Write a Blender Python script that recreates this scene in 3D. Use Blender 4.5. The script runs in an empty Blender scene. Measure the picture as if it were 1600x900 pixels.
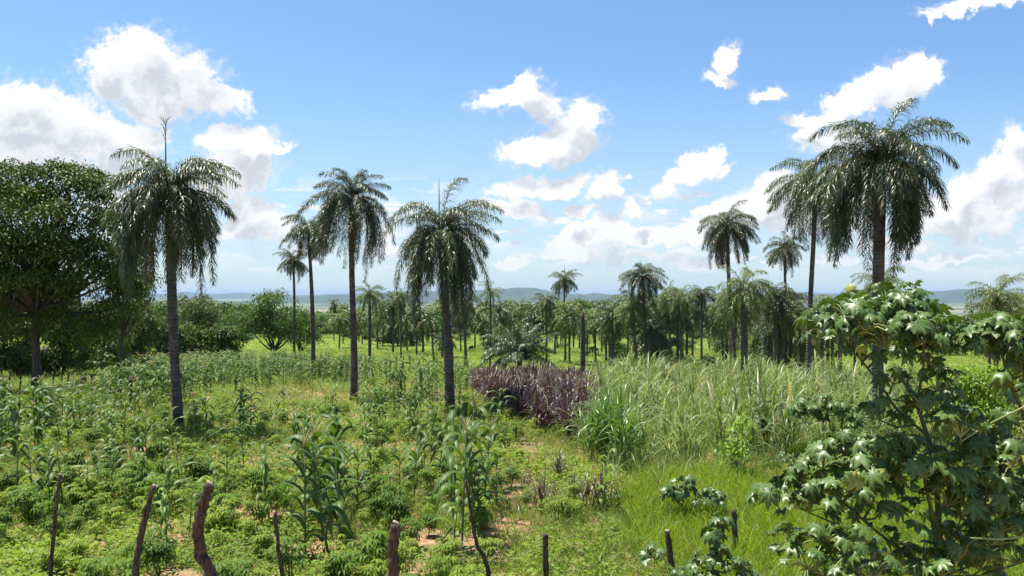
import bpy, math, random
import numpy as np
from mathutils import Vector, noise as mnoise

PI = math.pi
rad = math.radians
F = 1256.0          # focal length in photo pixels
HV = 458.0          # photo row of the horizon
sc = bpy.context.scene
COL = sc.collection

# ------------------------------------------------------------------ camera
cam_d = bpy.data.cameras.new('camera')
cam = bpy.data.objects.new('camera', cam_d)
COL.objects.link(cam)
cam_d.sensor_width = 36.0
cam_d.lens = 36.0 * F / 1600.0
cam_d.clip_start = 0.1
cam_d.clip_end = 120000
cam.location = (0, 0, 0)
cam.rotation_euler = (rad(90) + math.atan((HV - 450) / F), 0, 0)
sc.camera = cam

# ------------------------------------------------------------------ light
SUN_DIR = Vector((-0.30, 0.20, 1.0)).normalized()     # towards the sun
sun_d = bpy.data.lights.new('sun', 'SUN')
sun_d.energy = 5.0
sun_d.angle = rad(0.55)
sun_d.color = (1.0, 0.955, 0.86)
sun = bpy.data.objects.new('sun', sun_d)
COL.objects.link(sun)
sun.rotation_euler = SUN_DIR.to_track_quat('Z', 'Y').to_euler()

sc.view_settings.view_transform = 'Standard'
sc.view_settings.look = 'None'
sc.view_settings.gamma = 1.0
sc.view_settings.use_curve_mapping = False
sc.view_settings.exposure = 0.92

cy = sc.cycles
cy.max_bounces = 6
cy.diffuse_bounces = 3
cy.glossy_bounces = 2
cy.transmission_bounces = 4
cy.transparent_max_bounces = 4
cy.volume_bounces = 0
cy.use_denoising = True
cy.caustics_reflective = False
cy.caustics_refractive = False

# clouds: (x, y, rx, ry, tilt degrees) in photo pixels, turned into sky directions
CLOUDS = [
 (215,100,88,62,0),(268,118,82,62,10),(170,95,46,36,20),(320,148,62,28,15),(240,160,60,28,0),
 (25,175,75,52,0),(90,205,95,58,0),(170,225,90,52,8),(225,205,40,22,10),(60,245,110,42,0),
 (345,215,40,20,-20),(392,225,52,30,-15),(372,262,68,36,0),(430,222,32,11,-15),(395,330,52,32,0),(405,350,58,26,0),(345,290,50,26,0),
 (800,150,62,24,-14),(838,158,46,24,20),(822,128,30,18,-20),(905,190,52,36,-30),(868,226,70,30,-12),(820,240,42,18,0),
 (845,292,88,19,-4),(935,294,34,27,-15),(810,330,46,20,0),
 (1068,283,56,18,-22),(1095,258,34,22,-20),(1122,264,22,9,-15),
 (1132,88,19,30,15),(1122,122,28,15,0),(1198,150,26,11,-15),
 (1335,160,66,26,-14),(1402,130,62,34,-24),(1452,112,30,20,-45),(1262,182,44,13,-6),(1268,214,36,18,0),(1320,205,40,18,0),
 (1500,14,64,15,-8),(1560,2,70,12,-5),(1455,26,30,9,-10),
 (1592,215,32,30,-20),(1560,262,48,30,-20),(1520,290,50,26,-10),(1470,325,62,28,-10),(1540,330,60,30,0),(1480,355,80,14,-4),(1592,300,40,24,0),
 (1235,300,60,34,-10),(1200,325,80,36,-8),(1150,340,60,15,-5),(1280,345,90,30,0),(1115,336,34,10,-8),
 (905,332,22,12,0),(890,372,50,14,-20),(930,362,40,22,0),(985,330,20,14,-30),(1010,366,58,18,-3),(960,376,70,18,0),(900,392,62,12,0),(1080,360,40,12,0),
 (795,408,34,11,-8),(1010,402,70,9,-4),(1090,402,60,9,-4),(600,368,34,14,0),(622,392,60,14,0),(1490,405,74,7,-4),(1440,412,50,6,0),(1390,384,60,10,0),
 (700,384,70,12,0),(180,300,70,20,0),(985,272,12,5,-15)]

world = bpy.data.worlds.new('World')
sc.world = world
world.use_nodes = True
wt = world.node_tree
for n in list(wt.nodes): wt.nodes.remove(n)

class NT:
    def __init__(s, tree): s.t = tree
    def n(s, typ, **kw):
        nd = s.t.nodes.new(typ)
        for k, v in kw.items(): setattr(nd, k, v)
        return nd
    def link(s, a, b): s.t.links.new(a, b)
    def sock(s, inp, v):
        if isinstance(v, bpy.types.NodeSocket): s.link(v, inp)
        else: inp.default_value = v
    def math(s, op, a, b=None, c=None, clamp=False):
        nd = s.n('ShaderNodeMath', operation=op, use_clamp=clamp)
        s.sock(nd.inputs[0], a)
        if b is not None: s.sock(nd.inputs[1], b)
        if c is not None: s.sock(nd.inputs[2], c)
        return nd.outputs[0]
    def vmath(s, op, a, b=None, scale=None):
        nd = s.n('ShaderNodeVectorMath', operation=op)
        s.sock(nd.inputs[0], a)
        if b is not None: s.sock(nd.inputs[1], b)
        if scale is not None: s.sock(nd.inputs['Scale'], scale)
        return nd.outputs['Value'] if op in ('LENGTH', 'DOT_PRODUCT') else nd.outputs['Vector']
    def noise(s, vec, scale, detail=4, rough=0.55, color=False):
        nd = s.n('ShaderNodeTexNoise')
        if vec is not None: s.link(vec, nd.inputs['Vector'])
        nd.inputs['Scale'].default_value = scale
        nd.inputs['Detail'].default_value = detail
        nd.inputs['Roughness'].default_value = rough
        return nd.outputs['Color' if color else 'Fac']
    def smooth(s, v, lo, hi, a=0.0, b=1.0):
        nd = s.n('ShaderNodeMapRange', interpolation_type='SMOOTHSTEP')
        s.sock(nd.inputs['Value'], v)
        nd.inputs['From Min'].default_value = lo; nd.inputs['From Max'].default_value = hi
        nd.inputs['To Min'].default_value = a; nd.inputs['To Max'].default_value = b
        return nd.outputs['Result']
    def mix(s, fac, a, b, mode='MIX'):
        nd = s.n('ShaderNodeMix', data_type='RGBA', blend_type=mode)
        s.sock(nd.inputs[0], fac)
        for inp, v in ((nd.inputs[6], a), (nd.inputs[7], b)):
            if isinstance(v, tuple) and len(v) == 3: v = (*v, 1.0)
            s.sock(inp, v)
        return nd.outputs[2]

def build_sky():
    g = bpy.data.node_groups.new('cloud_field', 'ShaderNodeTree')
    g.interface.new_socket('P', in_out='INPUT', socket_type='NodeSocketVector')
    g.interface.new_socket('F', in_out='OUTPUT', socket_type='NodeSocketFloat')
    T = NT(g)
    gi = T.n('NodeGroupInput'); go = T.n('NodeGroupOutput')
    acc = None
    for (x, y, rx, ry, tilt) in CLOUDS:
        m = T.n('ShaderNodeMapping', vector_type='TEXTURE')
        T.link(gi.outputs[0], m.inputs['Vector'])
        m.inputs['Location'].default_value = ((x - 800) / F, (HV - y) / F, 0)
        m.inputs['Rotation'].default_value = (0, 0, rad(-tilt))
        m.inputs['Scale'].default_value = (1.12 * rx / F, 1.12 * ry / F, 1)
        l = T.vmath('LENGTH', m.outputs[0])
        # distance to the rim in a common unit so small clouds get as crisp an edge as big ones
        f = T.math('MULTIPLY_ADD', l, -1.0, 1.0)
        acc = f if acc is None else T.math('SMOOTH_MAX', acc, f, 0.18)
    T.link(acc, go.inputs[0])

    W = NT(wt)
    out = W.n('ShaderNodeOutputWorld'); bg = W.n('ShaderNodeBackground')
    sky = W.n('ShaderNodeTexSky', sky_type='NISHITA')
    sky.sun_disc = False
    sky.sun_elevation = math.asin(SUN_DIR.z)
    sky.sun_rotation = math.atan2(SUN_DIR.x, SUN_DIR.y)
    sky.altitude = 0
    sky.air_density = 1.0; sky.dust_density = 0.6; sky.ozone_density = 2.2
    tc = W.n('ShaderNodeTexCoord')
    d = tc.outputs['Generated']
    sep = W.n('ShaderNodeSeparateXYZ'); W.link(d, sep.inputs[0])
    ay = W.math('MAXIMUM', W.math('ABSOLUTE', sep.outputs[1]), 0.05)
    u = W.math('DIVIDE', sep.outputs[0], ay); w = W.math('DIVIDE', sep.outputs[2], ay)
    comb = W.n('ShaderNodeCombineXYZ'); W.link(u, comb.inputs[0]); W.link(w, comb.inputs[1])
    P = comb.outputs[0]
    n1 = W.noise(P, 11, 4, 0.55, True)
    warp = W.vmath('SCALE', W.vmath('SUBTRACT', n1, (0.5, 0.5, 0.5)), scale=0.062)
    n2 = W.noise(P, 48, 4, 0.6, True)
    warp2 = W.vmath('SCALE', W.vmath('SUBTRACT', n2, (0.5, 0.5, 0.5)), scale=0.030)
    P2 = W.vmath('ADD', P, W.vmath('ADD', warp, warp2))
    g1 = W.n('ShaderNodeGroup'); g1.node_tree = g; W.link(P2, g1.inputs[0])
    g2 = W.n('ShaderNodeGroup'); g2.node_tree = g
    W.link(W.vmath('ADD', P2, (-0.012, 0.03, 0)), g2.inputs[0])
    det = W.noise(P2, 26, 7, 0.60)
    det2 = W.noise(P, 90, 5, 0.65)
    fld = W.math('ADD', g1.outputs[0], W.math('MULTIPLY_ADD', det, 1.25, -0.64))
    fld = W.math('ADD', fld, W.math('MULTIPLY_ADD', det2, 0.65, -0.325))
    dens = W.smooth(fld, -0.04, 0.30)
    halo = W.math('MULTIPLY', W.smooth(W.math('ADD', g1.outputs[0], W.math('MULTIPLY_ADD', det2, 1.6, -0.8)), -0.25, 0.45), 0.40)
    dens = W.math('MAXIMUM', dens, halo)
    # thin low wisps near the horizon
    mp = W.n('ShaderNodeMapping'); W.link(P, mp.inputs['Vector']); mp.inputs['Scale'].default_value = (1, 3.6, 1)
    lown = W.noise(mp.outputs[0], 9, 5, 0.6)
    band = W.math('MULTIPLY', W.smooth(w, 0.0, 0.03), W.smooth(w, 0.07, 0.17, 1.0, 0.0))
    low = W.math('MULTIPLY', W.smooth(lown, 0.46, 0.66), band)
    low = W.math('MULTIPLY', low, 0.55)
    lown2 = W.noise(mp.outputs[0], 17, 6, 0.58)
    band2 = W.math('MULTIPLY', W.smooth(w, 0.015, 0.04), W.smooth(w, 0.10, 0.16, 1.0, 0.0))
    low = W.math('MAXIMUM', low, W.math('MULTIPLY', W.math('MULTIPLY', W.smooth(lown2, 0.515, 0.58), band2), 0.85))
    dens2 = W.math('MAXIMUM', dens, low)
    # shade: cloud that has more cloud above it (towards the sun) is greyer
    sh = W.math('MULTIPLY', W.smooth(g2.outputs[0], 0.05, 0.62), W.smooth(det, 0.32, 0.68, 0.25, 1.25))
    ccol = W.mix(sh, (1.0, 1.0, 1.0), (0.64, 0.68, 0.75))
    # tints: the sky pales to the horizon
    hz = W.smooth(w, -0.06, 0.30, 1.0, 0.0)
    skyc = W.vmath('SCALE', sky.outputs[0], scale=0.078)
    skyc = W.mix(1.0, skyc, SKY_TINT, 'MULTIPLY')
    skyc = W.mix(W.math('MULTIPLY', hz, HZ_MIX), skyc, HZ_COL)
    cl = W.vmath('SCALE', ccol, scale=CLOUD_GAIN)
    clh = W.mix(W.math('MULTIPLY', W.smooth(w, 0.0, 0.10, 1.0, 0.0), 0.45), cl, HZ_COL)
    final = W.mix(W.math('MULTIPLY', dens2, 0.97), skyc, clh)
    W.link(final, bg.inputs['Color'])
    bg.inputs['Strength'].default_value = 1.0
    W.link(bg.outputs[0], out.inputs['Surface'])
SKY_TINT = (0.86, 1.05, 1.20)
HZ_COL = (0.345, 0.425, 0.50)
HZ_MIX = 0.7
CLOUD_GAIN = 0.55
build_sky()
world.cycles.sampling_method = 'MANUAL'
world.cycles.sample_map_resolution = 512

# ------------------------------------------------------------------ terrain profile
KY = np.array([-80, 0, 30, 75, 230, 265, 420, 1000, 2000, 3000, 60000.])
KZ = np.array([-3.6, -3.6, -4.4, -6.9, -12.0, -13.6, -26, -62, -116, -150, -150.])
def gz(x, y):
    x = np.asarray(x, float); y = np.asarray(y, float)
    z = np.interp(y, KY, KZ)
    a = np.clip((y - 4) / 20, 0, 1) * 0.10
    z = z + a * (np.sin(x * 0.31 + 1.3) * np.cos(y * 0.23 + x * .11) + 0.5 * np.sin(x * 0.9 + y * 0.7))
    f = np.clip((y - 280) / 500, 0, 1) * np.clip((3200 - y) / 600, 0, 1)
    return z + f * 7 * np.sin(x * 0.011 + 2) * np.cos(y * 0.008 + x * 0.003)
def gzs(x, y): return float(gz(x, y))
def dist_of(v):
    ds = np.concatenate([np.linspace(5, 60, 400), np.linspace(60.5, 260, 600)])
    vv = HV - F * np.interp(ds, KY, KZ) / ds
    return float(np.interp(-v, -vv, ds))
def gpt(px, v):
    d = dist_of(v); x = (px - 800) / F * d
    return x, d
def proj(x, y):
    z = gz(x, y)
    return 800 + F * x / y, HV - F * z / y
def WP(px, py, d): return Vector(((px - 800) / F * d, d, (HV - py) / F * d))

# ------------------------------------------------------------------ mesh helpers
class Geo:
    def __init__(s): s.V = []; s.Q = []; s.T = []; s.mq = []; s.mt = []; s.n = 0; s.attr = []
    def add(s, V, Q=None, T=None, m=0, attr=None):
        V = np.asarray(V, float).reshape(-1, 3)
        if Q is not None and len(Q):
            Q = np.asarray(Q, int).reshape(-1, 4); s.Q.append(Q + s.n); s.mq.append(np.full(len(Q), m))
        if T is not None and len(T):
            T = np.asarray(T, int).reshape(-1, 3); s.T.append(T + s.n); s.mt.append(np.full(len(T), m))
        s.V.append(V); s.n += len(V)
        s.attr.append(np.zeros(len(V)) if attr is None else np.asarray(attr, float))
    def arrays(s):
        V = np.concatenate(s.V)
        Q = np.concatenate(s.Q) if s.Q else np.zeros((0, 4), int)
        T = np.concatenate(s.T) if s.T else np.zeros((0, 3), int)
        mq = np.concatenate(s.mq) if s.mq else np.zeros(0, int)
        mt = np.concatenate(s.mt) if s.mt else np.zeros(0, int)
        return V, Q, T, mq, mt, np.concatenate(s.attr)
    def mesh(s, name, mats, smooth=True, attr=False):
        V, Q, T, mq, mt, A = s.arrays()
        me = bpy.data.meshes.new(name)
        me.vertices.add(len(V)); me.vertices.foreach_set('co', V.ravel())
        nl = len(Q) * 4 + len(T) * 3
        me.loops.add(nl)
        me.loops.foreach_set('vertex_index', np.concatenate([Q.ravel(), T.ravel()]).astype(np.int32))
        me.polygons.add(len(Q) + len(T))
        st = np.concatenate([np.arange(len(Q)) * 4, len(Q) * 4 + np.arange(len(T)) * 3]).astype(np.int32)
        me.polygons.foreach_set('loop_start', st)
        me.polygons.foreach_set('material_index', np.concatenate([mq, mt]).astype(np.int32))
        me.polygons.foreach_set('use_smooth', np.full(len(st), smooth))
        if attr:
            a = me.attributes.new('vein', 'FLOAT', 'POINT'); a.data.foreach_set('value', A)
        me.update(calc_edges=True)
        for m in (mats if isinstance(mats, (list, tuple)) else [mats]): me.materials.append(m)
        return me

def nrm(v): return v / np.maximum(np.linalg.norm(v, axis=-1, keepdims=True), 1e-9)

def centre(P0, D0, L, ns, bend):
    """bending centre lines: each step the direction leans further towards the ground"""
    N = len(P0); pts = np.zeros((N, ns + 1, 3)); dirs = np.zeros((N, ns + 1, 3))
    p = P0.copy(); d = nrm(D0); L = np.broadcast_to(L, (N,)); bend = np.broadcast_to(bend, (N,))
    for k in range(ns + 1):
        pts[:, k] = p; dirs[:, k] = d
        p = p + d * (L / ns)[:, None]
        d = nrm(d + np.array([0, 0, -1.0]) * (bend / ns)[:, None])
    return pts, dirs

def ribbons(P0, D0, L, W, ns=3, bend=1.0, prof=None, side=None, fold=0.0, rng=None):
    P0 = np.asarray(P0, float).reshape(-1, 3); D0 = np.asarray(D0, float).reshape(-1, 3)
    pts, dirs = centre(P0, D0, L, ns, bend)
    N = len(P0)
    if side is None:
        up = np.array([0, 0, 1.0]) + (0 if rng is None else rng.normal(0, .45, (N, 3)))
        up = np.broadcast_to(up, (N, 3))
        side = nrm(np.cross(D0, up))
    side = nrm(side)
    if prof is None: prof = np.concatenate([[0.5], np.sin(np.linspace(0.25, 1, ns) * PI) ** 0.7])
    prof = np.asarray(prof, float).copy(); prof[-1] = max(prof[-1], 0.03)
    hw = np.broadcast_to(W, (N,))[:, None] * 0.5 * prof[None, :]
    s3 = side[:, None, :]
    if fold:
        nn = nrm(np.cross(s3, dirs))
        l = pts - s3 * hw[..., None] + nn * (hw * fold)[..., None]
        r = pts + s3 * hw[..., None] + nn * (hw * fold)[..., None]
        V = np.stack([l, pts, r], 2); A = 3
    else:
        V = np.stack([pts - s3 * hw[..., None], pts + s3 * hw[..., None]], 2); A = 2
    idx = np.arange(N * (ns + 1) * A).reshape(N, ns + 1, A)
    Q = [np.stack([idx[:, :-1, a], idx[:, :-1, a + 1], idx[:, 1:, a + 1], idx[:, 1:, a]], -1).reshape(-1, 4) for a in range(A - 1)]
    return V.reshape(-1, 3), np.concatenate(Q)

def tube(pts, rs, n=8, cap=True, rough=0.0, rng=None):
    pts = np.asarray(pts, float); rs = np.broadcast_to(rs, (len(pts),))
    T = nrm(np.gradient(pts, axis=0))
    ref = np.array([1.0, 0, 0]) if abs(T[0][0]) < 0.8 else np.array([0, 1.0, 0])
    V = []
    for p, t, r in zip(pts, T, rs):
        a = ref - t * np.dot(ref, t); a /= np.linalg.norm(a); b = np.cross(t, a)
        th = np.arange(n) * 2 * PI / n
        rr = r * (1 + (rng.normal(0, rough, n) if rough else 0))
        V.append(p + (np.cos(th) * rr)[:, None] * a + (np.sin(th) * rr)[:, None] * b)
    V = np.concatenate(V); m = len(pts)
    idx = np.arange(m * n).reshape(m, n); nx = np.roll(idx, -1, 1)
    Q = np.stack([idx[:-1], nx[:-1], nx[1:], idx[1:]], -1).reshape(-1, 4)
    Tt = None
    if cap:
        V = np.concatenate([V, pts[-1:] + T[-1:] * rs[-1] * .1, pts[:1]])
        c = m * n
        Tt = [(idx[-1][i], nx[-1][i], c) for i in range(n)] + [(nx[0][i], idx[0][i], c + 1) for i in range(n)]
    return V, Q, Tt

def tile(geo, arr, pos, rot, scl, m=None, tilt=None):
    """lay many turned and scaled copies of one template into one mesh"""
    V, Q, T, mq, mt, A = arr
    N = len(pos)
    if not N: return
    c, s = np.cos(rot), np.sin(rot)
    scl = np.asarray(scl)
    if scl.ndim == 1: scl = np.stack([scl, scl, scl], -1)
    X = V[None] * scl[:, None, :]
    R = np.stack([X[..., 0] * c[:, None] - X[..., 1] * s[:, None], X[..., 0] * s[:, None] + X[..., 1] * c[:, None], X[..., 2]], -1)
    if tilt is not None:
        R[..., 0] += R[..., 2] * tilt[:, 0:1]; R[..., 1] += R[..., 2] * tilt[:, 1:2]
    R += pos[:, None, :]
    off = (np.arange(N) * len(V))[:, None, None]
    base = geo.n
    geo.V.append(R.reshape(-1, 3)); geo.attr.append(np.tile(A, N)); geo.n += N * len(V)
    if len(Q): geo.Q.append((Q[None] + off).reshape(-1, 4) + base); geo.mq.append(np.tile(mq if m is None else np.full(len(Q), m), N))
    if len(T): geo.T.append((T[None] + off).reshape(-1, 3) + base); geo.mt.append(np.tile(mt if m is None else np.full(len(T), m), N))

def obj(name, me, parent=None, loc=None, rz=0.0, scale=None):
    o = bpy.data.objects.new(name, me); COL.objects.link(o)
    if parent is not None: o.parent = parent
    if loc is not None: o.location = loc
    if rz: o.rotation_euler = (0, 0, rz)
    if scale is not None: o.scale = scale if hasattr(scale, '__len__') else (scale,) * 3
    return o
def tag(o, label, cat, group=None, kind=None):
    if label: o['label'] = label
    if cat: o['category'] = cat
    if group: o['group'] = group
    if kind: o['kind'] = kind
    return o
def thing(name, label, cat, loc, rz=0.0, group=None, scale=None):
    return tag(obj(name, None, None, loc, rz, scale), label, cat, group)

# ------------------------------------------------------------------ materials
def mat_new(name):
    m = bpy.data.materials.new(name); m.use_nodes = True
    t = m.node_tree
    for n in list(t.nodes): t.nodes.remove(n)
    T = NT(t); out = T.n('ShaderNodeOutputMaterial')
    return m, T, out

def leafmat(name, c1, c2, rough=0.5, trans=0.3, spec=0.4, tcol=None, dry=None, dryf=0.06, vein=None, objw=0.35):
    m, T, out = mat_new(name)
    geo = T.n('ShaderNodeNewGeometry'); oi = T.n('ShaderNodeObjectInfo')
    r = T.math('MULTIPLY_ADD', geo.outputs['Random Per Island'], 1 - objw, T.math('MULTIPLY', oi.outputs['Random'], objw))
    nz = T.noise(geo.outputs['Position'], 0.35, 3, 0.6)
    r = T.math('ADD', T.math('MULTIPLY', r, 0.65), T.math('MULTIPLY', T.smooth(nz, 0.35, 0.65), 0.35))
    col = T.mix(r, c1, c2)
    if dry is not None:
        k = T.smooth(geo.outputs['Random Per Island'], 1 - dryf, 1 - dryf * 0.8)
        col = T.mix(k, col, dry)
    if vein is not None:
        at = T.n('ShaderNodeAttribute', attribute_name='vein')
        v = T.math('POWER', T.math('MAXIMUM', at.outputs['Fac'], 0.0), 5.0)
        col = T.mix(T.math('MULTIPLY', v, 0.8), col, vein)
    p = T.n('ShaderNodeBsdfPrincipled')
    T.link(col, p.inputs['Base Color'])
    p.inputs['Roughness'].default_value = rough
    p.inputs['Specular IOR Level'].default_value = spec
    tr = T.n('ShaderNodeBsdfTranslucent')
    tc = T.mix(1.0, col, tcol or (1.5, 1.6, 0.7), 'MULTIPLY')
    T.link(tc, tr.inputs['Color'])
    mx = T.n('ShaderNodeMixShader'); mx.inputs[0].default_value = trans
    T.link(p.outputs[0], mx.inputs[1]); T.link(tr.outputs[0], mx.inputs[2])
    T.link(mx.outputs[0], out.inputs['Surface'])
    return m

def simple(name, c1, c2, scale=6, rough=0.85, bump=0.3, detail=5, stretch=(1, 1, 1)):
    m, T, out = mat_new(name)
    tc = T.n('ShaderNodeTexCoord'); mp = T.n('ShaderNodeMapping')
    T.link(tc.outputs['Object'], mp.inputs['Vector']); mp.inputs['Scale'].default_value = stretch
    nz = T.noise(mp.outputs[0], scale, detail, 0.65)
    col = T.mix(T.smooth(nz, 0.3, 0.7), c1, c2)
    p = T.n('ShaderNodeBsdfPrincipled'); T.link(col, p.inputs['Base Color'])
    p.inputs['Roughness'].default_value = rough; p.inputs['Specular IOR Level'].default_value = 0.25
    if bump:
        b = T.n('ShaderNodeBump'); b.inputs['Strength'].default_value = bump; b.inputs['Distance'].default_value = 0.03
        T.link(nz, b.inputs['Height']); T.link(b.outputs[0], p.inputs['Normal'])
    T.link(p.outputs[0], out.inputs['Surface'])
    return m

def palm_bark():
    m, T, out = mat_new('palm_bark')
    tc = T.n('ShaderNodeTexCoord')
    wv = T.n('ShaderNodeTexWave', wave_type='BANDS', bands_direction='Z')
    T.link(tc.outputs['Object'], wv.inputs['Vector'])
    wv.inputs['Scale'].default_value = 2.6; wv.inputs['Distortion'].default_value = 2.2
    wv.inputs['Detail'].default_value = 3; wv.inputs['Detail Scale'].default_value = 3
    nz = T.noise(tc.outputs['Object'], 3.0, 6, 0.7)
    col = T.mix(T.smooth(nz, 0.35, 0.68), (0.060, 0.050, 0.043), (0.165, 0.145, 0.125))
    col = T.mix(T.math('MULTIPLY', T.smooth(wv.outputs['Fac'], 0.0, 0.35, 1.0, 0.0), 0.5), col, (0.045, 0.04, 0.035))
    p = T.n('ShaderNodeBsdfPrincipled'); T.link(col, p.inputs['Base Color']); p.inputs['Roughness'].default_value = 0.85
    p.inputs['Specular IOR Level'].default_value = 0.2
    b = T.n('ShaderNodeBump'); b.inputs['Strength'].default_value = 0.6; b.inputs['Distance'].default_value = 0.03
    T.link(T.math('ADD', wv.outputs['Fac'], nz), b.inputs['Height']); T.link(b.outputs[0], p.inputs['Normal'])
    T.link(p.outputs[0], out.inputs['Surface'])
    return m

M = {}
M['palm'] = leafmat('palm_leaf', (0.032, 0.054, 0.015), (0.105, 0.145, 0.048), 0.42, 0.20, 0.6, dry=(0.22, 0.17, 0.10), dryf=0.05)
M['palm_far'] = leafmat('palm_leaf_young', (0.065, 0.105, 0.020), (0.17, 0.225, 0.05), 0.42, 0.25, 0.5, dry=(0.25, 0.2, 0.1), dryf=0.07)
M['palm_dry'] = leafmat('palm_leaf_dry', (0.10, 0.075, 0.045), (0.20, 0.155, 0.10), 0.7, 0.15, 0.2, tcol=(1.1, 1, .8))
M['rachis'] = simple('palm_rachis', (0.10, 0.12, 0.05), (0.16, 0.16, 0.07), 4, 0.5, 0)
M['bark'] = palm_bark()
M['spathe'] = simple('palm_spathe', (0.42, 0.22, 0.08), (0.60, 0.36, 0.16), 10, 0.6, 0.1)
M['fruit'] = simple('palm_fruit', (0.45, 0.33, 0.08), (0.22, 0.24, 0.06), 14, 0.6, 0.2)
M['tree_bark'] = simple('tree_bark', (0.05, 0.042, 0.035), (0.13, 0.11, 0.09), 5, 0.9, 0.5, stretch=(3, 3, .6))
M['post_wood'] = simple('post_wood', (0.028, 0.020, 0.014), (0.15, 0.11, 0.08), 22, 0.95, 1.0, stretch=(2, 2, .5))
M['cut_wood'] = simple('cut_wood', (0.22, 0.17, 0.13), (0.42, 0.33, 0.26), 20, 0.85, 0.2)
M['tree_dark'] = leafmat('tree_leaf_dark', (0.015, 0.036, 0.004), (0.110, 0.180, 0.016), 0.55, 0.15, 0.35)
M['tree_mid'] = leafmat('tree_leaf_mid', (0.05, 0.095, 0.02), (0.12, 0.20, 0.04), 0.5, 0.32, 0.35)
M['tree_olive'] = leafmat('tree_leaf_olive', (0.055, 0.085, 0.025), (0.13, 0.17, 0.05), 0.5, 0.3, 0.35)
M['lime_bush'] = leafmat('bush_leaf_lime', (0.14, 0.23, 0.025), (0.28, 0.40, 0.05), 0.5, 0.42, 0.4)
M['corn'] = leafmat('maize_leaf', (0.030, 0.078, 0.010), (0.125, 0.20, 0.032), 0.50, 0.28, 0.32)
M['corn_pale'] = leafmat('maize_leaf_pale', (0.10, 0.17, 0.028), (0.22, 0.32, 0.08), 0.48, 0.38, 0.4, dry=(0.38, 0.33, 0.2), dryf=0.08)
M['corn_stalk'] = simple('maize_stalk', (0.09, 0.14, 0.05), (0.20, 0.22, 0.09), 3, 0.5, 0)
M['tassel'] = leafmat('maize_tassel', (0.24, 0.21, 0.09), (0.44, 0.38, 0.19), 0.8, 0.2, 0.1, tcol=(1, 1, .9))
M['cane'] = leafmat('cane_leaf', (0.055, 0.11, 0.022), (0.30, 0.37, 0.13), 0.45, 0.32, 0.45, dry=(0.40, 0.35, 0.22), dryf=0.10, objw=0.5)
M['cane_green'] = leafmat('cane_leaf_green', (0.060, 0.13, 0.018), (0.16, 0.26, 0.05), 0.36, 0.32, 0.6)
M['purple'] = leafmat('purple_leaf', (0.030, 0.012, 0.013), (0.135, 0.072, 0.062), 0.42, 0.18, 0.55, tcol=(1.5, .9, 1.0), dry=(0.17, 0.17, 0.07), dryf=0.20)
M['brownish'] = leafmat('bronze_leaf', (0.08, 0.06, 0.04), (0.20, 0.17, 0.10), 0.4, 0.2, 0.5, tcol=(1.2, 1, .8))
M['cassava'] = leafmat('cassava_leaf', (0.042, 0.105, 0.010), (0.165, 0.26, 0.026), 0.55, 0.38, 0.25, objw=0.6, dry=(0.30, 0.28, 0.05), dryf=0.025)
M['cassava_stem'] = simple('cassava_stem', (0.16, 0.08, 0.05), (0.20, 0.17, 0.09), 8, 0.7, 0)
M['castor'] = leafmat('castor_leaf', (0.016, 0.050, 0.006), (0.100, 0.175, 0.020), 0.40, 0.20, 0.42, vein=(0.17, 0.25, 0.10), dry=(0.34, 0.36, 0.06), dryf=0.03)
M['castor_stem'] = simple('castor_stem', (0.055, 0.07, 0.028), (0.14, 0.15, 0.06), 5, 0.45, 0.1)
M['castor_yellow'] = simple('castor_branch', (0.20, 0.25, 0.08), (0.30, 0.34, 0.12), 4, 0.45, 0)
M['grass_lime'] = leafmat('grass_lime', (0.15, 0.22, 0.018), (0.31, 0.40, 0.045), 0.5, 0.40, 0.3, dry=(0.36, 0.33, 0.14), dryf=0.06)
M['grass'] = leafmat('grass_green', (0.085, 0.145, 0.018), (0.23, 0.30, 0.05), 0.5, 0.38, 0.35, dry=(0.36, 0.30, 0.17), dryf=0.10)
M['weed'] = leafmat('weed_leaf', (0.075, 0.145, 0.012), (0.30, 0.38, 0.045), 0.55, 0.38, 0.25, dry=(0.3, 0.22, .1), dryf=.04)
M['pasture'] = leafmat('pasture_blade', (0.14, 0.20, 0.026), (0.28, 0.33, 0.055), 0.6, 0.35, 0.2, dry=(0.34, 0.32, 0.16), dryf=0.10)
M['dry_grass'] = leafmat('dry_blade', (0.26, 0.20, 0.11), (0.46, 0.38, 0.22), 0.7, 0.25, 0.2, tcol=(1, 1, .9))

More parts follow.
